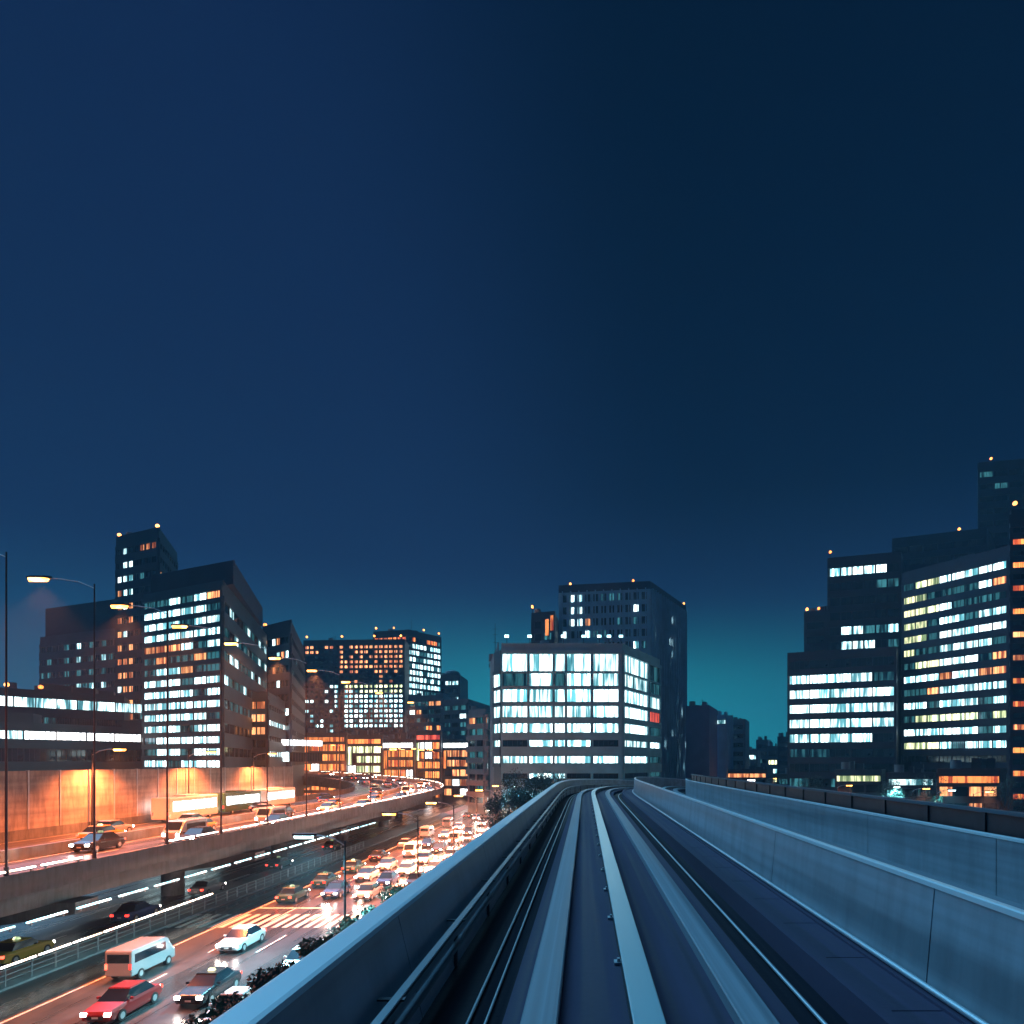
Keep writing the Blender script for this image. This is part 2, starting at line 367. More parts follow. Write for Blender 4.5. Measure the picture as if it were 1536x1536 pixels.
for i in range(22): mb.box(-18.4-i*.9, 57.5, G+.005, -17.95-i*.9, 62.5, G+.009)      # crossing
mb.box(-31.1, 65, G+.004, -24.2, 65.4, G+.008)
tag(mb.build('road_markings', 'paint'), kind='structure')

# ------------------------------------------------------------ the expressway
ER = 58
ex = Path(-43.5, -30, -30, 330, lambda t: (-1/ER if 150 < t < 150+ER*1.5 else 0), lambda t: -5.5 if t < 110 else -5.5+min(5.5, (t-110)**2/4200), st=1)
ES = stations(ex, -30, 328, 4, 10, 106, 245)
mb = MB(); sweep(mb, ex, ES, rect(-10.3, -.35, 10.3, 0)); mb2 = MB()
for o in (-7.5, -2.5, 2.5, 7.5): sweep(mb2, ex, ES, rect(o-.5, -2.0, o+.5, -.352))
tag(mb.build('expressway_deck', 'asphalt'), kind='structure')
tag(mb2.build('bridge_girder', 'viaduct'), 'four long girders carrying the expressway deck above the street', 'girder')
def exwall(name, xa, xb, z1, t0, t1, lab, m='viaduct', panels=False):
    r_ = empty(name); tag(r_, lab, 'barrier'); mb = MB(); ts = [t for t in ES if t0 < t < t1]; ts = [t0]+ts+[t1]
    sweep(mb, ex, ts, rect(xa, -.34, xb, min(z1, .95))); mb.build('parapet', 'viaduct', r_)
    if panels:
        mb = MB(); pm = MB(); pm.box(-.12, -.09, .951, .12, .09, z1+.05); Ts = []; t = t0
        while t < t1-4:
            sweep(mb, ex, [t+.1, t+3.9], rect((xa+xb)/2-.06, .96, (xa+xb)/2+.06, z1)); Ts.append(ex.T(t, (xa+xb)/2)); t += 4
        mb.build('screen_panel', m, r_); many('screen_post', pm, 'steel', r_, Ts)
    return r_
exwall('expressway_barrier', 10.3, 10.55, .95, -30, 328, 'low concrete barrier on the near side of the curving expressway')
exwall('expressway_barrier', -10.55, -10.3, 6.6, -30, 128, 'tall orange-lit sound barrier on the far side of the expressway', 'barrier', True)
exwall('expressway_barrier', -10.55, -10.3, .95, 128.3, 328, 'low barrier on the inside of the expressway bend')
exwall('median_barrier', -.25, .25, .85, -30, 328, 'concrete median barrier down the middle of the expressway')
mb = MB()
for o in (-9.6, -.9, .9, 9.6): sweep(mb, ex, ES, rect(o-.07, .004, o+.07, .008))
for o in (-6.7, -3.8, 3.8, 6.7):
    t = -20
    while t < 300: sweep(mb, ex, [t, t+6], rect(o-.07, .004, o+.07, .008)); t += 12
tag(mb.build('road_markings', 'paint'), kind='structure')
for i, t in enumerate((22, 47, 72, 97, 122, 147, 172, 200, 228)):
    (x, y, z), h = ex.at(t, 0, -2.0); r_ = empty('expressway_pier', (x, y, G), -h)
    tag(r_, ordn(i)+' T-shaped pier under the expressway, counted from the near end', 'pier', 'piers under the expressway')
    H = z-G
    mb = MB(); mb.tube([(0, 0, 0), (0, 0, H-1.3)], 1.1, 20); mb.build('column', 'viaduct', r_)
    mb = MB(); mb.loft([[(-9.2, y_, H-.01), (-9.2, y_, H-.8), (-1.2, y_, H-2.0), (1.2, y_, H-2.0), (9.2, y_, H-.8), (9.2, y_, H-.01)] for y_ in (-1.1, 1.1)]); mb.build('cap_beam', 'viaduct', r_)

# ------------------------------------------------------------ lamps
def spot(name, parent, loc, power, col, size=150, rad=.25, blend=.6, aim=None):
    l = bpy.data.lights.new(name, 'SPOT'); l.energy = power; l.color = col; l.spot_size = radians(size); l.spot_blend = blend; l.shadow_soft_size = rad
    o = bpy.data.objects.new(name, l); COL.objects.link(o); o.parent = parent; o.location = loc
    if aim: o.rotation_euler = Vector(aim).to_track_quat('-Z', 'Y').to_euler()
    return o
SOD, MER, WHT = (1, .19, .05), (.25, .85, 1), (1, .75, .6)
def make_lamp(name, h, arm, lens, r0=.11, arms=(1,)):
    r_ = empty(name)
    mb = MB(); mb.tube([(0, 0, 0), (0, 0, h*.5), (0, 0, h)], r0, 10, r2=r0*.6); mb.tube([(0, 0, 0), (0, 0, .5)], r0*1.7, 10); mb.build('pole', 'darksteel', r_, smooth=False)
    for s in arms:
        mb = MB(); mb.tube([(0, 0, h-.3), (s*arm*.35, 0, h+.15), (s*arm*.8, 0, h+.35), (s*arm, 0, h+.38)], r0*.45, 8); mb.build('arm', 'steel', r_)
        mb = MB(); mb.loft([[(s*(arm-.1)+s*x, y*wd, h+.38+z) for y, z in ((-1, -.02), (1, -.02), (.8, .12), (-.8, .12))][::(1 if s < 0 else -1)] for x, wd in ((0, .1), (.3, .3), (1.3, .32), (1.6, .14))]); hd = mb.build('lamp_head', 'darksteel', r_)
        mb = MB(); mb.loft([[(s*(arm+.15+x), y*wd, h+.35+z) for y, z in ((-1, 0), (0, -.2), (1, 0), (0, .01))] for x, wd in ((0, .14), (.15, .28), (1.05, .28), (1.25, .14))]); mb.build('lens', lens, hd)
    return r_
def place_lamp(proto, used, loc, rz, label, group, power, col, h, arms=(1,), arm=2, size=150):
    o = proto if not used else copy_tree(proto)
    o.location = loc; o.rotation_euler = (0, 0, rz); tag(o, label, 'street lamp', group)
    for s in arms: spot('lamp_light', o, (s*(arm+.4), 0, h+.15), power, col, size)
    return o
big = make_lamp('mast_lamp', 18.5, 3.0, 'sodium', .075); n = 0
for t in (25, 32, 39, 46, 54, 62, 71, 81, 92, 105, 122, 144):
    (x, y, z), h = ex.at(t, 10.42, .95)
    place_lamp(big, n > 0, (x, y, z), -h+pi, ordn(n)+' tall orange mast lamp along the near barrier of the expressway, counting from the viewer', 'tall orange lamps along the expressway', (15000 if t < 50 else 48000 if t < 75 else 100000), SOD, 18.5, arm=3, size=104); n += 1
small = make_lamp('expressway_lamp', 8.5, 2.2, 'sodium', .11); n = 0
for t in (20, 38, 56, 74, 92, 110, 128, 150, 168, 186, 204, 222, 240, 262, 284, 306):
    (x, y, z), h = ex.at(t, -9.95 if t < 128 else 10.42, 0 if t < 128 else .95)
    place_lamp(small, n > 0, (x, y, z), -h+(0 if t < 128 else pi), (ordn(n)+' orange lamp beside the tall sound barrier, counting from the viewer') if t < 128 else (ordn(n-7)+' orange lamp round the outside of the expressway bend'), 'small orange lamps on the expressway', (4500 if t < 50 else 13000 if t < 70 else 26000), SOD, 8.5, arm=2.2, size=140); n += 1
kl = make_lamp('street_lamp', 8.5, 2.0, 'mercury', .1); ko = make_lamp('street_lamp', 8.5, 2.0, 'sodium', .1)
n = 0
for y in (15, 46): place_lamp(kl, n > 0, (-16.2, y, G+.13), pi, ordn(n)+' pale blue street lamp on the pavement below the guideway', 'street lamps beside the surface street', 15000, MER, 8.5); n += 1
n = 0
for y in (66, 84, 102, 122, 144, 170): place_lamp(ko, n > 0, (-16.2, y, G+.13), pi, ordn(n)+' orange street lamp on the pavement below the guideway, counting away', 'street lamps beside the surface street', 42000 if y < 80 else 130000, (1, .27, .13), 8.5, size=120); n += 1

# tube lights: invented fixtures standing in for light streaks of moving lamps
def make_tube(L, lens):
    r_ = empty('streak_tube_light'); mb = MB(); mb.box(-.07, -L/2, 0, .07, L/2, .06); mb.box(-.05, -L/2+.3, -.12, .05, -L/2+.4, 0); mb.box(-.05, L/2-.4, -.12, .05, L/2-.3, 0); mb.build('housing', 'steel', r_)
    mb = MB(); mb.tube([(0, -L/2+.05, .09), (0, L/2-.05, .09)], .075, 8); mb.build('diffuser', lens, r_); return r_
def tubes(path, off, dz, t0, t1, step, L, lens, lab, group, light=None):
    p = make_tube(L, lens); n = 0; t = t0
    while t < t1:
        o = p if n == 0 else copy_tree(p); (x, y, z), h = path.at(t, off, dz); o.location = (x, y, z+.12); o.rotation_euler = (0, 0, -h)
        tag(o, ordn(n)+' '+lab, 'tube light', group)
        if light and n % 3 == 1: spot('tube_glow', o, (0, 0, .3), light[0], light[1], 160, .3, aim=light[2])
        n += 1; t += step
str_ = Path(-34.0, -20, -20, 400, lambda t: 0, lambda t: G)
tubes(ex, 10.42, .95, 56, 150, 3.8, 3.4, 'tubewhite', 'warm white tube light added for a light streak on the near expressway barrier, counting away', 'tube lights added for light streaks along the near expressway barrier')
tubes(ex, 10.42, .95, 158, 232, 3.6, 3.2, 'tubewhite', 'warm white tube light added for a light streak round the outer barrier of the bend', 'tube lights added for light streaks round the expressway bend')
tubes(ex, 10.42, .95, 28, 46, 3.8, 3.4, 'tubewhite', 'tube light added for a light streak on the nearest stretch of the near expressway barrier', 'tube lights added for light streaks on the nearest barrier stretch')
tubes(ex, 10.42, -2.3, 34, 110, 4.0, 3.2, 'tubecyan', 'tube light added for a light streak, hung below the near edge of the expressway, counting away', 'tube lights added for light streaks under the expressway edge')
# guard fence along the central kerb with added stand-in tube lights on its top rail
def fence(x, y0, y1, lab, cat='fence', h=1.0):
    r_ = empty('guard_fence', (x, y0, G+.13)); tag(r_, lab, cat); pm = MB(); pm.box(-.04, -.04, 0, .04, .04, h); me = pm.mesh('post', ['steel']); n = 0; y = 0
    while y <= y1-y0 and n < 90: inst('post', me, r_, (0, y, 0)); y += 2; n += 1
    mb = MB()
    for z in (.35, .68, h): mb.tube([(0, -.1, z), (0, y-1.9, z)], .03, 6)
    mb.build('rails', 'steel', r_)
fence(-35.7, 12, 110, 'steel guard fence on the kerbed island under the expressway edge')
fence(-17.3, 12, 110, 'steel guard fence along the pavement nearest the guideway')
p2 = Path(-35.7, 0, 0, 400, lambda t: 0, lambda t: G+1.13)
tubes(p2, 0, .0, 22, 66, 3.0, 2.8, 'tubewhite', 'bright tube light added for a light streak on the rail of the island guard fence', 'tube lights added for light streaks on the island fence')
p3 = Path(-17.3, 0, 0, 400, lambda t: 0, lambda t: G+1.13)
tubes(p3, 0, .0, 29, 50, 2.6, 2.4, 'tubecyan', 'cyan tube light added for a light streak on the rail of the fence nearest the guideway', 'cyan tube lights added for light streaks on the pavement fence')

# ------------------------------------------------------------ vehicles
def wheelmesh():
    mb = MB(); mb.tube([(-.11, 0, 0), (.11, 0, 0)], .32, 16); return mb.mesh('wheel', ['rubber'])
def rimmesh():
    mb = MB(); mb.tube([(-.118, 0, 0), (.118, 0, 0)], .19, 10); return mb.mesh('rim', ['steel'])
WM, RM = wheelmesh(), rimmesh()
def wheels(r_, pts):
    for x, y in pts:
        wv = inst('wheel', WM, r_, (x, y, .32)); inst('rim', RM, wv)
def make_car(color, taxi=False, L=4.5):
    r_ = empty('taxi' if taxi else 'car'); k = L/4.5; cm = 'car_'+color
    def ring(y, wd, zb, zt, cr=.1):
        return [(-wd+cr*.5, y, zb), (wd-cr*.5, y, zb), (wd, y, zb+.15), (wd, y, zt-.16), (wd-cr, y, zt), (-wd+cr, y, zt), (-wd, y, zt-.16), (-wd, y, zb+.15)]
    mb = MB(); mb.loft([ring(y*k, a, b, c) for y, a, b, c in ((-2.25, .62, .4, .62), (-2.15, .8, .25, .78), (-1.3, .86, .2, .90), (-.9, .87, .2, .93), (1.2, .87, .2, .95), (1.9, .84, .22, .94), (2.2, .78, .28, .86), (2.25, .68, .4, .75))]); mb.build('body', cm, r_, bevel=.04)
    mb = MB(); mb.box(-.42, -2.262*k, .34, .42, -2.24*k, .52); mb.build('grille', 'rubber', r_)
    for y in (-2.27, 2.255): mb = MB(); mb.box(-.17, y*k, .42 if y < 0 else .48, .17, (y+.012)*k, .52 if y < 0 else .58); mb.build('number_plate', 'paint', r_)
    def cr(y, wd, z): return [(-wd, y, z), (wd, y, z)]
    mb = MB(); lo = [(-.76, -1.05*k, .92), (.76, -1.05*k, .92), (.78, 1.55*k, .93), (-.78, 1.55*k, .93)]; hi = [(-.6, -.35*k, 1.40), (.6, -.35*k, 1.40), (.6, 1.0*k, 1.40), (-.6, 1.0*k, 1.40)]
    mb.loft([lo, hi]); mb.build('windows', 'glass_dark', r_)
    mb = MB(); mb.loft([[(x*1.03, y*1.03, 1.401) for x, y, z in hi], [(x*.97, y*.95, 1.46) for x, y, z in hi]]); mb.build('roof', cm, r_)
    wheels(r_, [(s*.78, y*k) for s in (-1, 1) for y in (-1.4, 1.35)])
    for s in (-1, 1):
        mb = MB(); mb.box(s*.62-.15, -2.25*k-.02, .55, s*.62+.15, -2.2*k+.09, .72); mb.build('headlight', 'headlight', r_)
        mb = MB(); mb.box(s*.64-.14, 2.15*k, .62, s*.64+.14, 2.27*k, .80); mb.build('taillight', 'taillight', r_)
        mb = MB(); mb.box(s*.92-.08, -.75*k, .95, s*.92+.08, -.62*k, 1.07); mb.build('mirror', cm, r_)
    if taxi: mb = MB(); mb.loft([[(-.2, .1, 1.461), (.2, .1, 1.461), (.2, .35, 1.461), (-.2, .35, 1.461)], [(-.15, .15, 1.60), (.15, .15, 1.60), (.15, .3, 1.60), (-.15, .3, 1.60)]]); mb.build('roof_lamp', 'yellow', r_)
    return r_
def make_van(color):
    r_ = empty('van'); cm = 'car_'+color
    prof = [(-2.3, .35), (-2.3, .95), (-2.05, 1.15), (-1.45, 1.9), (-1.2, 2.0), (2.2, 2.0), (2.3, 1.9), (2.3, .35)]
    mb = MB(); mb.loft([[(x, y, z) for y, z in prof] for x in (-.86, .86)]); mb.build('body', cm, r_, bevel=.07)
    mb = MB(); mb.add([(-.7, -2.06, 1.2), (.7, -2.06, 1.2), (.66, -1.5, 1.88), (-.66, -1.5, 1.88)], [(0, 1, 2, 3)]); mb.box(-.868, -1.2, 1.15, -.862, 2.0, 1.7); mb.box(.862, -1.2, 1.15, .868, 2.0, 1.7); mb.box(-.7, 2.3, 1.2, .7, 2.306, 1.75); mb.build('windows', 'glass_dark', r_)
    wheels(r_, [(s*.78, y) for s in (-1, 1) for y in (-1.5, 1.4)])
    for s in (-1, 1):
        mb = MB(); mb.box(s*.65-.13, -2.34, .65, s*.65+.13, -2.28, .88); mb.build('headlight', 'headlight', r_)
        mb = MB(); mb.box(s*.76-.07, 2.28, .8, s*.76+.07, 2.34, 1.15); mb.build('taillight', 'taillight', r_)
    return r_
def make_bus(color):
    r_ = empty('bus'); cm = 'car_'+color
    mb = MB(); mb.box(-1.22, -5.4, .35, 1.22, 5.4, 3.05); mb.build('body', cm, r_, bevel=.15)
    for s in (-1, 1):
        for k in range(6):
            y = -4.9+k*1.66; mb = MB(); mb.box(s*1.225-.012, y, 1.35, s*1.225+.012, y+1.5, 2.55); mb.build('window', 'whitesign', r_)
        mb = MB(); mb.box(s*.85-.17, -5.46, .7, s*.85+.17, -5.38, .95); mb.build('headlight', 'headlight', r_)
        mb = MB(); mb.box(s*1.0-.1, 5.38, .9, s*1.0+.1, 5.46, 1.3); mb.build('taillight', 'taillight', r_)
    mb = MB(); mb.box(-1.05, -5.43, 1.3, 1.05, -5.40, 2.5); mb.build('windscreen', 'glass_dim', r_)
    mb = MB(); mb.box(-.9, -5.43, 2.6, .9, -5.40, 2.9); mb.build('front_display', 'yellow', r_)
    mb = MB(); mb.box(-.8, -1.5, 3.052, .8, 1.5, 3.25); mb.build('roof_unit', cm, r_, bevel=.05)
    wheels(r_, [(s*1.08, y) for s in (-1, 1) for y in (-3.4, 3.2)])
    return r_
PRO = {}
def proto(kind, color):
    k = (kind, color)
    if k not in PRO:
        o = {'car': lambda: make_car(color), 'taxi': lambda: make_car(color, True), 'van': lambda: make_van(color), 'bus': lambda: make_bus(color)}[kind](); PRO[k] = [o, 0]
    e = PRO[k]; e[1] += 1
    return e[0] if e[1] == 1 else copy_tree(e[0])
KINDS = [('car', 'white'), ('car', 'silver'), ('car', 'black'), ('taxi', 'black'), ('van', 'white'), ('car', 'white'), ('taxi', 'green'), ('car', 'blue'), ('van', 'silver'), ('taxi', 'yellow'), ('car', 'silver'), ('car', 'black'), ('car', 'red')]
def lane(path, off, dz, ts, toward, where, group, beams=0, seq=None):
    """toward = travelling to the viewer, headlights showing"""
    cnt = {}
    for i, t in enumerate(ts):
        kc = seq[i] if seq else R.choice(KINDS)
        t += R.uniform(-1.2, 1.2)
        (x, y, z), h = path.at(t, off+R.uniform(-.2, .2), dz); o = proto(*kc)
        o.location = (x, y, z); o.rotation_euler = (0, 0, -h+(0 if toward else pi))
        c = cnt.get(kc, 0); cnt[kc] = c+1
        tag(o, '%s %s %s in %s, counting from the viewer' % (ordn(c), kc[1], kc[0], where), kc[0], group)
        if toward and i < beams: spot('headlight_beam', o, (0, -2.5, .75), 350, WHT, 70, .1, aim=(0, -1, -.12))
st_ = Path(0, 0, 0, 400, lambda t: 0, lambda t: G)
A = 'cars on the surface street'
lane(st_, -19.0, .01, [36, 47, 69, 78, 87, 97, 110, 124, 140, 160, 185], True, 'the oncoming lane nearest the guideway', A, 7)
lane(st_, -22.4, .01, [30, 41, 70, 77, 85, 95, 105, 117, 131, 150, 172, 200], True, 'the second oncoming lane from the guideway', A, 8)
lane(st_, -25.9, .01, [38, 52, 71, 80, 90, 101, 113, 126, 141, 165, 190], True, 'the third oncoming lane from the guideway', A, 7)
lane(st_, -29.4, .01, [33, 46, 68, 76, 86, 98, 112, 128, 147, 170], False, 'the outgoing lane left of the oncoming lanes', A)
lane(st_, -40.2, .01, [48, 60, 72, 90, 110], False, 'the lane under the expressway deck', A)
E = 'vehicles on the expressway'
lane(ex, 2.4, .01, [58, 74, 92, 112, 134, 158, 182, 206, 236, 262], True, 'the inner oncoming expressway lane', E, 5)
lane(ex, 5.3, .01, [66, 83, 101, 122, 146, 170, 195, 222, 250], True, 'the middle oncoming expressway lane', E, 5)
lane(ex, 8.1, .01, [62, 79, 108, 130, 154, 178, 210, 240], True, 'the oncoming expressway lane by the near barrier', E, 5)
lane(ex, -2.4, .01, [64, 80, 99, 121, 150, 176, 205], False, 'the inner outgoing expressway lane', E)
lane(ex, -5.3, .01, [70, 104, 128, 160, 190], False, 'the middle outgoing expressway lane', E)
for i, (t, c) in enumerate(((88.5, 'white'), (101, 'green'), (113.5, 'white'))):
    o = proto('bus', c); (x, y, z), h = ex.at(t, -8.2, .01); o.location = (x, y, z); o.rotation_euler = (0, 0, pi-h)
    tag(o, ['nearest', 'middle', 'farthest'][i]+' '+c+' bus with lit windows beside the tall sound barrier', 'bus', 'buses in the kerb lane of the expressway')

# ------------------------------------------------------------ buildings
def PX(px, Y): return (px-VX)/F*Y
def PZ(py, Y): return EYE-(py-VY)/F*Y
WC = {}
def wmesh(wd, h, kind, nm):
    k = (round(wd, 2), round(h, 2), kind, nm)
    if k not in WC:
        mb = winmb(MB(), wd, h, nm, None); WC[k] = mb.mesh('window', [kind, 'darksteel'])
    return WC[k]
def winmb(mb, wd, h, nm, T):
    mb.add([(0, -.02, 0), (wd, -.02, 0), (wd, -.02, h), (0, -.02, h)], [(0, 1, 2, 3)], 0, T)
    b = .06
    mb.box(0, -.07, 0, wd, -.021, b, 1, T); mb.box(0, -.07, h-b, wd, -.021, h, 1, T)
    for i in range(nm+1):
        x = (wd-b)*i/nm; mb.box(x, -.075, b, x+b, -.021, h-b, 1, T)
    return mb
class Building:
    def __init__(s, name, label, A, B, C, top, wall, cat='building', base=G):
        """A-B is the left face, B-C the right face as seen from the track; each is (pixel column, distance)"""
        P = [(PX(p, y), y) for p, y in (A, B, C)]; s.A, s.B, s.C = P; s.D = (P[0][0]+P[2][0]-P[1][0], P[0][1]+P[2][1]-P[1][1])
        s.z0 = base; s.z1 = PZ(top, B[1]); s.wall = wall
        s.o = s.B; s.root = empty(name, (s.o[0], s.o[1], base)); tag(s.root, label, cat)
        s.wins = []
        q = s.loc([s.A, s.B, s.C, s.D]); mb = MB(); mb.prism(q, 0, s.z1-base); mb.build('wall', 'wall_'+wall, s.root)
        s.roof(q)
    def loc(s, pts): return [(x-s.o[0], y-s.o[1]) for x, y in pts]
    def roof(s, q):
        H = s.z1-s.z0; mb = MB()
        cx = sum(p[0] for p in q)/4; cy = sum(p[1] for p in q)/4
        for i in range(4):
            a, b = q[i], q[(i+1) % 4]; L = math.hypot(b[0]-a[0], b[1]-a[1])
            T = Matrix.Translation((a[0], a[1], H)) @ Matrix.Rotation(atan2(b[1]-a[1], b[0]-a[0]), 4, 'Z')
            sgn = 1 if ((b[0]-a[0])*(cy-a[1])-(b[1]-a[1])*(cx-a[0])) > 0 else -1
            if sgn > 0: mb.box(.31, .002, .002, L-.002, .3, .9+.01*i, 0, T)
            else: mb.box(.31, -.3, .002, L-.002, -.002, .9+.01*i, 0, T)
        mb.build('roof_parapet', 'wall_'+s.wall, s.root); s.q = q
        def pt(u, v): return (q[1][0]+(q[0][0]-q[1][0])*u+(q[2][0]-q[1][0])*v, q[1][1]+(q[0][1]-q[1][1])*u+(q[2][1]-q[1][1])*v)
        rr = random.Random(int(abs(q[0][0])*10)+3)
        for k in range(rr.randint(2, 4)):
            u0, v0 = rr.uniform(.1, .7), rr.uniform(.15, .6); u1, v1 = u0+rr.uniform(.08, .22), v0+rr.uniform(.1, .25)
            mb = MB(); mb.prism([pt(u0, v0), pt(u1, v0), pt(u1, v1), pt(u0, v1)], H+.004, H+rr.uniform(1.4, 3.2)+k*.05)
            mb.build('rooftop_unit', 'wall_'+s.wall, s.root)
        s.pt = pt
        mb = MB(); x, y = pt(rr.uniform(.75, .85), rr.uniform(.2, .35)); mb.tube([(x, y, H+.9), (x, y, H+2.6)], 1.0, 14)
        for a in range(4): mb.tube([(x+.7*cos(a*pi/2), y+.7*sin(a*pi/2), H+.003), (x+.7*cos(a*pi/2), y+.7*sin(a*pi/2), H+.9)], .07, 5)
        mb.build('water_tank', 'wall_grey', s.root)
    def face(s, P, Q, zb, zt, fh, bay, wf, hf, lit, nm=3, seed=1, fins=0, band=.25, pier=.16, kindname='facade_frame', fmat=None, u0=.5, zrows=None, bays=None):
        rr = random.Random(seed); L = math.hypot(Q[0]-P[0], Q[1]-P[1]); a = atan2(Q[1]-P[1], Q[0]-P[0])
        lp = s.loc([P])[0]; T = Matrix.Translation((lp[0], lp[1], 0)) @ Matrix.Rotation(a, 4, 'Z')
        rows = zrows or []
        if not rows:
            z = zt
            while z-fh > zb: rows.append((z-fh+fh*(1-hf)*.5, z-fh*(1-hf)*.5)); z -= fh
        rows = [(a_-s.z0, b_-s.z0) for a_, b_ in rows]; rows.sort()
        if bays is None:
            nb = max(1, int((L-2*u0)/bay)); bw = (L-2*u0)/nb; bays = [(u0+i*bw+bw*(1-wf)/2, u0+(i+1)*bw-bw*(1-wf)/2) for i in range(nb)]
        mb = MB(); edges = [max(0, rows[0][0]-1.0)]+[e for r in rows for e in r]+[rows[-1][1]+1.0]
        edges = [rows[0][0]-.8]+[e for r in rows for e in r]+[min(s.z1-s.z0, rows[-1][1]+.8)]
        if band:
            for i in range(0, len(edges), 2): mb.box(.012, -band, edges[i], L-.012, -.001, edges[i+1], 0, T)
        if pier:
            us = [0.02]+[e for b in bays for e in b]+[L-.02]
            for i in range(0, len(us), 2):
                if us[i+1]-us[i] > .05: mb.box(us[i], -pier, edges[0]+.01, us[i+1], -.002, edges[-1]-.01, 0, T)
        for i in range(fins): x = L*(i+.5)/fins; mb.box(x-.14, -.75, edges[0], x+.14, -.003, edges[-1]+.3, 0, T)
        if mb.v: mb.build(kindname, fmat or 'wall_'+s.wall, s.root)
        for j, (z0, z1) in enumerate(rows):
            for i, (x0, x1) in enumerate(bays):
                fx = P[0]+(Q[0]-P[0])*(x0+x1)/2/L; fy = P[1]+(Q[1]-P[1])*(x0+x1)/2/L
                px = VX+F*fx/fy; py = VY-F*((z0+z1)/2+s.z0-EYE)/fy
                k = lit(px, py, rr, i, j)
                if k: s.wins.append((k, T, x0, z0, x1-x0, z1-z0, a, fy, nm))
        return s
    def sign(s, P, Q, u0, u1, z0, z1, m, name='signboard', depth=.3):
        L = math.hypot(Q[0]-P[0], Q[1]-P[1]); a = atan2(Q[1]-P[1], Q[0]-P[0]); lp = s.loc([P])[0]
        T = Matrix.Translation((lp[0], lp[1], 0)) @ Matrix.Rotation(a, 4, 'Z'); mb = MB()
        z0 -= s.z0; z1 -= s.z0
        mb.box(u0*L, -depth-.05, z0, u1*L, -.3, z1, 1, T); mb.box(u0*L+.06, -depth-.09, z0+.06, u1*L-.06, -depth-.052, z1-.06, 0, T)
        mb.build(name, [m, 'darksteel'], s.root)
    def lamp(s, u, v, dz=1.2):
        x, y = s.pt(u, v); mb = MB(); H = s.z1-s.z0; mb.tube([(x, y, H), (x, y, H+dz)], .08, 6, 1); mb.loft([[(x+a*k, y+b*k, H+dz+c) for a, b in ((-1, -1), (1, -1), (1, 1), (-1, 1))] for k, c in ((.16, 0), (.3, .2), (.3, .5), (.12, .75))], 0)
        mb.build('warning_lamp', ['beacon', 'darksteel'], s.root)
    def antenna(s, u, v, h):
        x, y = s.pt(u, v); mb = MB(); H = s.z1-s.z0; mb.tube([(x, y, H), (x, y, H+h)], .12, 6, r2=.04)
        for k in (.5, .7, .85): mb.tube([(x-.6, y, H+h*k), (x+.6, y, H+h*k)], .04, 5)
        mb.build('antenna', 'darksteel', s.root)
    def finish(s):
        order = sorted(s.wins, key=lambda q: (q[0] in ('glass_dark', 'glass_dim'), q[7]))
        n = 0; rest = {}
        for q in order:
            k, T, x, z, wd, h, a, fy, nm = q
            if n < 100:
                p = T @ Vector((x, 0, z)); inst('window', wmesh(wd, h, k, nm), s.root, p, a); n += 1
            else:
                rest.setdefault(k, []).append(q)
        if rest:
            mb = MB(); mats = []
            for k in rest:
                mats.append(k); 
            mats.append('darksteel')
            for mi, k in enumerate(mats[:-1]):
                for (_, T, x, z, wd, h, a, fy, nm) in rest[k]:
                    t = MB(); winmb(t, wd, h, nm, T @ Matrix.Translation((x, 0, z)))
                    o = len(mb.v); mb.v += t.v; mb.f += [tuple(o+i for i in f) for f in t.f]; mb.m += [mi if m == 0 else len(mats)-1 for m in t.m]
            tag(mb.build('windows', mats, s.root), kind='stuff')
def by(p, kinds):
    """lit function: probability p of a lit window of one of kinds, else dark"""
    return lambda px, py, r, i, j: (r.choice(kinds) if r.random() < p else 'glass_dark')

# far left block
b = Building('office_building', 'wide dim block with stepped roof at the far left behind the tall tower', (60, 190), (192, 175), (215, 215), 945, 'slate')
def f(px, py, r, i, j):
    if 95 < px < 165 and 965 < py < 1030 and i % 2 == 0: return 'glass_dim' if r.random() < .6 else 'coolfine'
    return 'glass_dim' if r.random() < .12 else 'glass_dark'
b.face(b.A, b.B, G+3, b.z1-1, 3.6, 2.6, .8, .45, f, 2, 3).finish()
b2 = Building('penthouse_block', 'dark upper storey set back on the wide dim block at far left', (68, 192), (178, 180), (192, 205), 903, 'navy', base=b.z1+.01); b2.finish()
b2.root.parent = b.root; b2.root.location = Vector(b2.root.location)-Vector(b.root.location); del b2.root['category']; del b2.root['label']; b2.root.name = 'penthouse'
# tower far left
b = Building('tower', 'slender dark tower with orange and white lights, tallest of the left skyline', (174, 165), (238, 158), (266, 178), 796, 'navy')
def f(px, py, r, i, j):
    if py < 835 and px > 196: return 'warm' if r.random() < .6 else 'glass_dark'
    if px < 202: return r.choice(['warm', 'cool', 'warm', 'glass_dark', 'coolfine'])
    return r.choice(['warm', 'cool']) if r.random() < .08 else ('glass_dim' if r.random() < .12 else 'glass_dark')
b.face(b.A, b.B, 5, b.z1-1.5, 3.3, 2.1, .75, .45, f, 2, 5); b.face(b.B, b.C, 5, b.z1-1.5, 3.3, 2.4, .6, .45, by(.1, ['warm', 'glass_dim']), 2, 6)
for u in (.05, .95): b.lamp(u, .05)
b.finish()
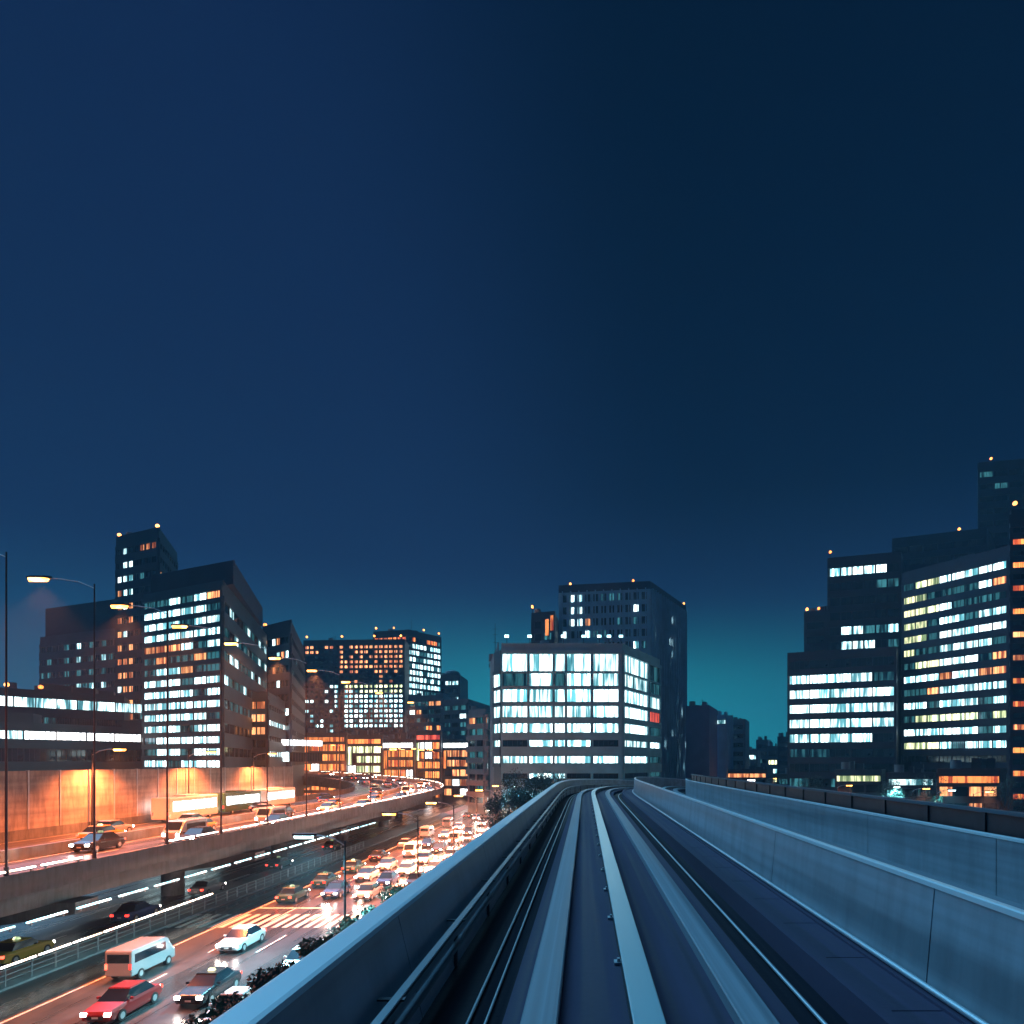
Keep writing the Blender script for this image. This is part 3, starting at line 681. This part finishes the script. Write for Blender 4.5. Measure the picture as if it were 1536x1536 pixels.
# main left office
b = Building('office_building', 'big office block with rows of white windows and dark roof crown, left of centre', (214, 122), (334, 112), (400, 160), 878, 'slate')
def f(px, py, r, i, j):
    if py < 893: return 'warm' if px > 262 else 'glass_dark'
    if py < 912: return 'cool' if px > 258 and r.random() < .8 else 'glass_dim'
    if 960 < py < 1012: return r.choice(['cool', 'glass_dim', 'glass_dim', 'warm', 'glass_dim'])
    return 'cool' if r.random() < .88 else 'glass_dim'
b.face(b.A, b.B, G+2, b.z1-.3, 2.0, 3.3, .94, .60, f, 3, 8, pier=.1)
def f(px, py, r, i, j): return r.choice(['coolfine', 'glass_dim', 'glass_dim', 'glass_dark', 'glass_dim']) if py < 1080 else 'glass_dark'
b.face(b.B, b.C, G+2, b.z1-1.3, 4.0, 4.2, .92, .42, f, 3, 9)
c = Building('crown', 'x', (226, 124), (350, 114.5), (394, 150), 848, 'navy', base=b.z1+.9)
c.finish(); c.root.parent = b.root; c.root.location = Vector(c.root.location)-Vector(b.root.location); c.root.name = 'roof_crown'; del c.root['category']; del c.root['label']
b.finish()
# dark block right of it
b = Building('office_building', 'dark block with scattered orange and white windows, right of the big office', (394, 168), (436, 160), (456, 200), 935, 'navy')
def f(px, py, r, i, j):
    if py > 1030: return 'cool' if j % 3 == 0 else 'glass_dark'
    return r.choice(['warm', 'warm', 'glass_dark', 'glass_dark', 'coolfine', 'glass_dark'])
b.face(b.A, b.B, 0, b.z1-2, 3.4, 1.9, .8, .5, f, 1, 12); b.face(b.B, b.C, 0, b.z1-2, 3.6, 3, .6, .4, by(.25, ['warm', 'coolfine']), 2, 13); b.lamp(.95, .05); b.finish()
b = Building('office_building', 'lower annex with warm lit rooms at the foot of the dark block', (368, 140), (402, 138), (440, 175), 1044, 'slate')
b.face(b.A, b.B, G+2, b.z1-.5, 2.6, 2.2, .9, .6, lambda px, py, r, i, j: 'warm' if j > 5 else 'glass_dark', 2, 1)
b.face(b.B, b.C, G+2, b.z1-.5, 3.2, 3, .9, .35, lambda px, py, r, i, j: 'cool' if j % 2 else 'glass_dark', 2, 1); b.finish()
# orange-window block
b = Building('office_building', 'dark wide block with a field of orange windows above white ones', (455, 265), (607, 262), (620, 290), 962, 'navy')
def f(px, py, r, i, j):
    if px > 505 and py < 1014: return 'warm' if r.random() < (.78 if px > 522 else .5) else 'glass_dark'
    if px > 500 and 1014 < py < 1026: return 'warm' if r.random() < .2 else 'glass_dark'
    if px > 518 and 1028 < py < 1037: return 'yellow'
    if px > 518 and 1037 < py < 1090: return 'cool' if r.random() < .82 else 'glass_dim'
    if px < 512 and 1025 < py: return 'coolfine' if r.random() < .25 else 'glass_dark'
    return 'warm' if (r.random() < .3 and py < 985) else 'glass_dark'
b.face(b.A, b.B, 4, b.z1-1, 1.9, 1.9, .68, .60, f, 1, 17, pier=.08, band=.12)
for u in (.04, .3, .62, .97): b.lamp(u, .03, 2)
b.antenna(.75, .4, 5); b.finish()
b = Building('tower', 'tower with a bright white right-hand face and an orange-lit top floor', (560, 280), (611, 276), (662, 292), 948, 'navy')
b.face(b.A, b.B, 25, b.z1-1.2, 3.0, 2.0, .8, .55, lambda px, py, r, i, j: 'orange' if py < 972 and r.random() < .85 else 'glass_dark', 1, 2)
def f(px, py, r, i, j):
    if py < 966: return 'orange' if r.random() < .5 else 'glass_dark'
    if py > 1040: return 'cool' if px < 622 else 'glass_dim'
    return 'cool' if r.random() < .86 else 'glass_dim'
b.face(b.B, b.C, 0, b.z1-1.2, 2.7, 1.95, .84, .66, f, 1, 21, pier=.08, band=.12)
for u, v in ((.95, .03), (.03, .5), (.05, .97), (.5, .1)): b.lamp(u, v, 2)
b.antenna(.3, .4, 7); b.finish()
b = Building('office_building', 'small dark block with a dome-like roof room beyond the white-faced tower', (655, 310), (690, 308), (702, 330), 1015, 'slate')
b.face(b.A, b.B, 0, b.z1-1, 3.6, 3, .8, .5, by(.1, ['coolfine']), 1, 4)
mb = MB(); q = b.pt(.5, .4); H = b.z1-b.z0
mb.loft([[(q[0]+k*cos(a*pi/6), q[1]+k*sin(a*pi/6), H+z) for a in range(12)] for k, z in ((4, 0), (4, 2.2), (3.2, 3.4), (1.5, 4.1))]); mb.build('roof_room', 'wall_slate', b.root); b.finish()
# apartment blocks stepping towards the centre
for i, (pa, pb, pc, y, top, lab) in enumerate(((612, 664, 700, 248, 1046, 'leftmost of three stepped grey apartment blocks, balconies lit pink'), (664, 702, 735, 240, 1052, 'middle of three stepped grey apartment blocks, mostly dark'), (702, 728, 742, 178, 1068, 'rightmost stepped grey apartment block beside the bright office'))):
    b = Building('apartment_block', lab, (pa, y+6), (pb, y), (pc, y+30), top, 'grey')
    fl = lambda px, py, r, i, j: ('cool' if r.random() < .5 else 'warm') if r.random() < .16 else ('glass_dim' if r.random() < .6 else 'glass_dark')
    b.face(b.A, b.B, G+2, b.z1-.6, 3.0, 2.8, .8, .55, fl, 2, 31+i, band=.7); b.face(b.B, b.C, G+2, b.z1-.6, 3.0, 3, .8, .5, fl, 2, 41+i, band=.7)
    if i == 0: b.sign(b.A, b.B, .55, .95, 13, 15.5, 'orange'); b.sign(b.A, b.B, .3, .6, 2, 5, 'red')
    b.finish()
# the bright office dead ahead
Y1 = 150
b = Building('office_building', 'glowing white office block straight ahead where the guideway bends', (752, Y1), (933, Y1), (990, Y1+24), 971, 'skyblue')
rows = [(PZ(y1, Y1), PZ(y0, Y1)) for y0, y1 in ((981, 1007), (1010, 1029), (1034, 1053), (1059, 1076), (1085, 1099), (1110, 1120), (1134, 1145), (1160, 1168))]
def U(px): return PX(px, Y1)-PX(752, Y1)
bays = [(U(a), U(c)) for a, c in ((754, 791), (794, 829), (832, 847.5), (850.5, 886), (890, 927.5))]
def f(px, py, r, i, j):
    row = 7-j
    if row == 1 and i in (0, 1, 2): return 'glass_dim' if i != 1 else 'coolfine'
    if row == 0 and i == 3: return 'coolfine'
    if row == 5 and i in (0, 4): return 'glass_dark'
    if row == 7: return 'cool' if i in (1, 2) else 'glass_dark'
    return 'cool'
b.face(b.A, b.B, 0, 0, 0, 0, 0, 0, f, 5, 1, zrows=rows, bays=bays, band=.5, pier=.3)
L = math.hypot(b.C[0]-b.B[0], b.C[1]-b.B[1])
def f2(px, py, r, i, j):
    row = 7-j
    if i == 0: return 'glass_dark' if row in (7,) else ('coolfine' if row in (1, 5) else 'cool')
    return 'cool' if row in (2, 5) else ('red' if row in (3,) else 'glass_dim')
b.face(b.B, b.C, 0, 0, 0, 0, 0, 0, f2, 5, 2, zrows=rows, bays=[(1.0, L*.62), (L*.68, L-.8)], band=.5, pier=.3)
# rooftop floodlights and handrail along the parapet
H = b.z1-b.z0
for i, u in enumerate((.02, .12, .2, .33, .5, .78, .97)):
    x, y = b.pt(u, .03); mb = MB(); mb.tube([(x, y, H), (x, y, H+2.2)], .07, 6, 1); mb.box(x-.5, y-.15, H+2.2, x+.5, y+.15, H+2.9, 1); mb.add([(x-.44, y-.16, H+2.26), (x+.44, y-.16, H+2.26), (x+.44, y-.16, H+2.84), (x-.44, y-.16, H+2.84)], [(0, 1, 2, 3)], 0)
    mb.build('floodlight', ['tubecyan', 'darksteel'], b.root)
b.finish()
# its curved left wing
b = Building('office_wing', 'narrow angled wing with bright slanted windows at the left of the glowing office', (735, Y1+22), (741, Y1+4), (751.5, Y1+.5), 985, 'slate')
b.face(b.B, b.C, 0, 0, 0, 0, 0, 0, lambda *a: 'cool', 2, 3, zrows=[(z0, z1) for z0, z1 in rows[1:7]], bays=[(.15, math.hypot(b.C[0]-b.B[0], b.C[1]-b.B[1])-.15)], band=.4, pier=.2)
b.antenna(.5, .5, 9); b.finish()
# tall finned tower behind
b = Building('tower', 'tall dark tower with vertical fins rising behind the glowing office', (838, 205), (975, 200), (1029, 232), 876, 'navy')
def f(px, py, r, i, j):
    if px < 872: return r.choice(['coolfine', 'glass_dim', 'glass_dark', 'cool'])
    return 'cool' if r.random() < .06 else ('warm' if r.random() < .025 else ('glass_dim' if r.random() < .12 else 'glass_dark'))
b.face(b.A, b.B, 20, b.z1-1.5, 3.6, 2.25, .62, .6, f, 1, 55, fins=11, band=.1, fmat='wall_pale')
def f(px, py, r, i, j): return r.choice(['glass_dim', 'coolfine']) if r.random() < .12 else 'glass_dark'
b.face(b.B, b.C, G+3, b.z1-1.5, 3.6, 2.6, .6, .6, f, 1, 56, fins=15, band=.1, fmat='wall_pale')
b.lamp(.2, .04); b.lamp(.9, .05); b.lamp(.02, .98); b.finish()
b = Building('office_building', 'small stepped block with orange sign lights left of the finned tower', (797, 195), (832, 192), (840, 210), 921, 'navy')
b.face(b.A, b.B, 20, b.z1-1, 3.4, 2.2, .7, .6, lambda px, py, r, i, j: 'glass_dim' if r.random() < .3 else 'glass_dark', 1, 57, band=.15)
b.sign(b.A, b.B, .62, .78, PZ(955, 194), PZ(930, 194), 'orange'); b.sign(b.A, b.B, .84, .98, PZ(948, 194), PZ(925, 194), 'orange'); b.lamp(.97, .04, 2.5); b.finish()
# right-of-centre small blocks
b = Building('office_building', 'plain windowless plum-coloured block right of the finned tower', (1029, 215), (1064, 212), (1076, 232), 1062, 'plum'); b.antenna(.5, .5, 4); b.finish()
b = Building('office_building', 'pale blue slab with one lit roof sign beside the plum block', (1066, 235), (1090, 232), (1100, 250), 1076, 'pale')
b.sign(b.A, b.B, .3, .95, PZ(1086, 233), PZ(1080, 233), 'coolfine'); b.finish()
b = Building('apartment_block', 'grey block with stacked balconies, lowest of the three right of the tower', (1088, 255), (1118, 252), (1124, 270), 1082, 'grey')
b.face(b.A, b.B, G+2, b.z1-.5, 3.3, 3.5, .9, .5, by(.3, ['glass_dim', 'coolfine']), 2, 61, band=1.1); b.finish()
# low distant buildings between 1120 and 1180
for i, (pa, pb, y, top, w_, k, lab) in enumerate(((1120, 1136, 330, 1128, 'slate', ['coolfine', 'yellow'], 'low distant shop building with pale lights near the skyline gap'), (1134, 1152, 360, 1112, 'navy', ['glass_dim', 'warm'], 'small dark distant block in the gap before the right offices'), (1150, 1168, 310, 1122, 'slate', ['yellow', 'cool'], 'distant low block with yellow lit floors in the right gap'), (1166, 1184, 290, 1108, 'navy', ['warm', 'coolfine'], 'distant block with a few orange lights touching the right offices'), (690, 712, 320, 1085, 'slate', ['coolfine', 'warm'], 'hazy distant block glimpsed between tower and apartments'), (590, 640, 330, 1080, 'slate', ['warm', 'cool'], 'distant block hidden behind the low shops, few lights'))):
    b = Building('distant_building', lab, (pa, y), (pb, y), (pb+5, y+15), top, w_); b.face(b.A, b.B, G+1, b.z1-.5, 4, 2.6, .85, .5, by(.35, k), 1, 70+i); b.finish()
# right side: lower office with terraces
b = Building('office_building', 'stepped office with wide bright white floors, left part of the right-hand cluster', (1181, 176), (1345, 166), (1352, 200), 975, 'navy')
def f(px, py, r, i, j):
    if py < 1005: return r.choice(['glass_dark', 'coolfine', 'glass_dark']) if px < 1215 else 'glass_dark'
    if py < 1018: return 'cool' if px < 1300 and r.random() < .8 else 'glass_dim'
    if py > 1104 and px > 1308: return 'glass_dark'
    return 'cool' if py < 1128 else ('glass_dim' if r.random() < .4 else 'glass_dark')
b.face(b.A, b.B, G+2, b.z1-.6, 3.75, 4.6, .97, .58, f, 4, 80, pier=.06); b.finish()
b = Building('office_building', 'dark upper tower of the stepped right-hand office with two lit strips', (1241, 186), (1352, 180), (1360, 205), 832, 'navy')
def f(px, py, r, i, j):
    if 843 < py < 862 and px < 1338: return 'cool'
    if 930 < py < 948 and px > 1268: return 'cool' if r.random() < .9 else 'glass_dim'
    if 962 < py < 980 and 1258 < px < 1306: return 'coolfine'
    return 'glass_dim' if r.random() < .12 else 'glass_dark'
b.face(b.A, b.B, 22, b.z1-1.2, 4.0, 2.7, .9, .55, f, 2, 81, pier=.08)
b.lamp(.97, .05, 2.5); b.lamp(.99, .5, 2.5); b.finish()
b = Building('office_building', 'dark terrace block left of the upper tower with orange corner lamps', (1206, 192), (1241, 190), (1250, 205), 920, 'navy'); b.lamp(.9, .1, 1.5); b.lamp(.4, .1, 1.5)
b.face(b.A, b.B, 22, b.z1-1.2, 4.0, 2.9, .9, .5, by(.12, ['glass_dim']), 2, 82); b.finish()
# right office, facade coming towards us
b = Building('office_building', 'office with many white and yellow window rows coming nearer at right', (1353, 172), (1514, 150), (1560, 170), 824, 'navy')
def f(px, py, r, i, j):
    if j >= 0 and px < 1402 and py < 1000: return 'yellow' if r.random() < .62 else 'glass_dim'
    if py > 1118 : return 'yellow' if j % 2 == 0 and py < 1145 else 'glass_dark'
    if 880 < py < 905 and px > 1405: return 'glass_dim'
    if r.random() < .14: return 'glass_dim'
    if py > 1040: return 'yellow' if j % 3 == 0 else 'cool'
    return 'cool' if r.random() < .9 else 'warm'
b.face(b.A, b.B, G+2, b.z1-1.5, 3.3, 3.0, .95, .50, f, 3, 90, pier=.06); b.finish()
b = Building('office_building', 'dark slab rising behind the right-hand office rows', (1338, 215), (1480, 205), (1500, 230), 796, 'navy'); b.lamp(.3, .1, 2)
b.face(b.A, b.B, 50, b.z1-1.2, 4, 4, .9, .5, by(.05, ['glass_dim']), 2, 91); b.finish()
# far right tower
b = Building('tower', 'unlit dark tower highest in the right cluster, rising behind the orange strips', (1466, 222), (1560, 218), (1590, 240), 690, 'navy'); b.lamp(.8, .05, 2)
b.face(b.A, b.B, 60, b.z1-1.2, 4, 3.6, .9, .45, by(.06, ['glass_dim']), 2, 94); b.finish()
b = Building('tower', 'dark tower with orange window strips at the right edge of the view', (1514, 130), (1700, 126), (1760, 150), 760, 'navy')
def f(px, py, r, i, j):
    if py < 778: return 'glass_dim' if r.random() < .1 else 'glass_dark'
    return r.choice(['warm', 'orange', 'orange', 'warm']) if j % 2 else 'glass_dark'
b.face(b.A, b.B, G+3, b.z1-2, 2.2, 2.8, .95, .5, f, 2, 95, pier=.06); b.lamp(.97, .03, 2); b.finish()
# left: long station-like low building and its glass walkway
b = Building('low_building', 'long low dark building with a bright glazed top floor behind the sound barrier', (-160, 100), (345, 145), (360, 165), 1103, 'slate')
zt = b.z1
b.face(b.A, b.B, 0, 0, 0, 0, 0, 0, lambda px, py, r, i, j: ('whitesign' if px > 15 else 'cool') if j == 1 else ('cool' if r.random() < .05 else 'glass_dark'), 6, 1, zrows=[(zt-5.6, zt-3.4), (zt-1.9, zt-.45)], bays=[(2+i*4.6, 6.5+i*4.6) for i in range(16)], band=.3, pier=.08); b.finish()
b = Building('low_building', 'low hall with a cyan lit display band at the far left edge', (-60, 128), (186, 150), (200, 170), 1050, 'slate')
b.face(b.A, b.B, 0, 0, 0, 0, 0, 0, lambda px, py, r, i, j: 'coolfine' if j == 1 and px > 3 else ('glass_dim' if r.random() < .4 else 'glass_dark'), 8, 1, zrows=[(b.z1-6, b.z1-4.5), (b.z1-2.7, b.z1-.7)], bays=[(1+i*3.5, 4.4+i*3.5) for i in range(10)], band=.2, pier=.08); b.lamp(.75, .02); b.lamp(.55, .02); b.finish()
# low shops behind the expressway bend
shops = [(345, 398, 222, 1118, 'brown', 'orange', 'red', 'low brown shop with one orange sign strip, first behind the expressway'),
         (400, 452, 222, 1122, 'slate', 'glass_dim', 'whitesign', 'low dark shop with small white sign left of the orange shops'),
         (452, 520, 222, 1103, 'brown', 'orange', 'orange', 'shop with a tall orange lit front below the orange-window block'),
         (520, 574, 223, 1106, 'brown', 'yellow', 'orange', 'shop with yellow lit front next to the tall orange one'),
         (574, 622, 223, 1112, 'brown', 'orange', 'whitesign', 'shop with long white sign over orange windows'),
         (624, 662, 224, 1100, 'slate', 'orange', 'red', 'narrow shop with red sign below the white-faced tower'),
         (664, 704, 225, 1112, 'slate', 'warm', 'whitesign', 'last shop of the row, white sign, beside the apartments')]
for i, (pa, pb, y, top, w_, k, sg, lab) in enumerate(shops):
    b = Building('shop_building', lab, (pa, y+3), (pb, y), (pb+8, y+18), top, w_)
    b.face(b.A, b.B, G+1, b.z1-2.4, 3.2, 2.6, .9, .7, lambda px, py, r, i, j, k=k: k if r.random() < .75 else ('glass_dark' if r.random() < .5 else 'whitesign'), 1, 100+i)
    b.sign(b.A, b.B, .04, .96, b.z1-2.1, b.z1-.5, sg); b.sign(b.A, b.B, .1, .2, b.z1-9, b.z1-3, 'yellow' if i % 2 else 'orange', depth=1.2); b.finish()
# right bottom: low street-front buildings
low = [(1090, 1150, 235, 1158, 'slate', 'whitesign', 'warm', 'low building glowing white just above the far guideway wall'),
       (1165, 1250, 190, 1166, 'slate', 'coolfine', 'glass_dim', 'low dark building with faint white lights under the stepped office'),
       (1252, 1322, 158, 1160, 'slate', 'glass_dark', 'yellow', 'low kiosk building with a long yellow lit sign at right'),
       (1330, 1400, 150, 1165, 'navy', 'glass_dim', 'coolfine', 'low building with small cyan sign right of the yellow-signed kiosk'),
       (1404, 1500, 132, 1160, 'brown', 'warm', 'orange', 'low building with a pink-orange glowing front at lower right')]
for i, (pa, pb, y, top, w_, k, sg, lab) in enumerate(low):
    b = Building('low_building', lab, (pa, y), (pb, y), (pb+10, y+14), top, w_)
    b.face(b.A, b.B, G+1, b.z1-1.9, 3.2, 2.6, .9, .6, lambda px, py, r, i, j, k=k: k if r.random() < .5 else 'glass_dark', 1, 120+i)
    b.sign(b.A, b.B, .03, .97, b.z1-1.9, b.z1-.5, sg); b.finish()
# far skyline blocks closing the horizon
for i in range(26):
    px = -700+i*118+R.uniform(-30, 30); y = R.uniform(420, 620)
    if 700 < px < 1200 and i % 2: continue
    b = Building('distant_building', 'x', (px, y), (px+R.uniform(45, 95), y), (px+110, y+30), R.uniform(1100, 1128), R.choice(['slate', 'navy', 'grey']))
    tag(b.root, 'low far skyline block on the horizon, seen only between nearer buildings', 'building', 'far skyline blocks on the horizon')
    b.face(b.A, b.B, G+1, b.z1-1, 4.5, 5, .8, .5, by(.3, ['warm', 'coolfine', 'glass_dim']), 1, 200+i); b.finish()

# ------------------------------------------------------------ trees and shrubs
def tree(x, y, h, cr, label, group, name='tree', seed=0, n=2600, z=G):
    r = random.Random(seed); o = empty(name, (x, y, z)); tag(o, label, 'tree', group)
    mb = MB(); top = h*.55; mb.tube([(0, 0, 0), (.1, .05, top*.5), (0, .1, top)], .2, 8, r2=.11)
    cl = []
    for k in range(9):
        a = k*2.4+r.uniform(-.3, .3); q = r.uniform(.35, .85)*cr; zz = h*r.uniform(.5, .9); p = Vector((q*cos(a), q*sin(a), zz)); cl.append((p, r.uniform(.32, .52)*cr))
        mb.tube([(0, .05, top*r.uniform(.5, .95)), (p.x*.5, p.y*.5, (zz+top)*.48), tuple(p)], .07, 5, r2=.025)
    cl.append((Vector((0, 0, h*.86)), .45*cr)); mb.build('trunk', 'bark', o)
    mb = MB(); vs = mb.v; fs = mb.f
    for k in range(n):
        c, rad = r.choice(cl); dd = Vector((r.gauss(0, 1), r.gauss(0, 1), r.gauss(0, .8))).normalized()*rad*r.uniform(.5, 1.12)
        p = c+dd; s_ = r.uniform(.05, .17); u = Vector((r.gauss(0, 1), r.gauss(0, 1), r.gauss(0, 1))).normalized(); v = u.orthogonal().normalized()
        b0 = len(vs); vs += [tuple(p-u*s_), tuple(p+v*s_*.55), tuple(p+u*s_), tuple(p-v*s_*.55)]; fs.append((b0, b0+1, b0+2, b0+3)); mb.m.append(0)
    mb.build('crown', 'leaf', o)
for i, (px, y, top, cr) in enumerate(((768, 96, 1160, 3.0), (790, 104, 1156, 3.4), (812, 98, 1154, 3.0), (830, 108, 1153, 3.0), (752, 88, 1178, 2.6), (778, 84, 1172, 2.5))):
    tree(PX(px, y), y, PZ(top, y)-G, cr, ordn(i)+' dark tree from the left in the clump below the glowing office', 'trees below the glowing office', 'broadleaf_tree', 10+i, 3400)
for i, y in enumerate((20, 24, 28.5, 33, 38, 43, 48, 54)):
    tree(-14.6+R.uniform(-.3, .3), y, 3.8+R.uniform(-.5, .4), 1.6, ordn(i)+' low dark tree from the viewer in the row under the left parapet', 'low trees along the pavement', 'street_tree', 40+i, 3800)
for i, (px, y, h) in enumerate(((1140, 200, 7), (1165, 175, 8), (1215, 160, 8), (1335, 140, 8), (1392, 128, 9), (1510, 120, 9))):
    tree(PX(px, y), y, h+3, 3, ordn(i)+' dark tree from the left along the street at lower right', 'trees in the right-hand street', 'broadleaf_tree', 70+i, 1800)
for i, (px, lab) in enumerate(((770, 'left'), (850, 'middle'), (935, 'right'))):  # mostly unseen lamps, added to throw teal light on the office front
    o = copy_tree(kl); o.location = (PX(px, 141), 141, G+.02); o.rotation_euler = (0, 0, pi/2)
    for ch in list(o.children):
        if ch.type == 'LIGHT': bpy.data.objects.remove(ch)
    tag(o, lab+' added pale blue lamp that lights the front of the glowing office', 'street lamp', 'added lamps lighting the glowing office front'); spot('lamp_light', o, (2.4, 0, 8.6), 26000, MER, 172)
n = 0
for px, y in ((1150, 215), (1190, 182), (1255, 150), (1325, 140), (1368, 132), (1405, 124), (1460, 118)):
    ll = kl if n % 2 else ko
    o = copy_tree(ll) ; o.location = (PX(px, y), y, G); o.rotation_euler = (0, 0, 0)
    tag(o, ordn(n)+' street lamp from the left in the right-hand street', 'street lamp', 'lamps in the right-hand street'); n += 1

# ------------------------------------------------------------ evening haze
HAZE = 0.0006
mb = MB(); mb.box(-1230, -140, G-1.0, 1230, 1130, 92)
hz = mb.build('haze', 'deck'); tag(hz, kind='stuff'); hz.data.materials.clear()
m = bpy.data.materials.new('haze'); m.use_nodes = True; t = m.node_tree; t.nodes.clear()
pv = N(t, 'ShaderNodeVolumePrincipled'); pv.inputs['Density'].default_value = HAZE; pv.inputs['Color'].default_value = (.5, .82, 1, 1); pv.inputs['Anisotropy'].default_value = 0
mo = N(t, 'ShaderNodeOutputMaterial'); t.links.new(pv.outputs[0], mo.inputs['Volume']); hz.data.materials.append(m)
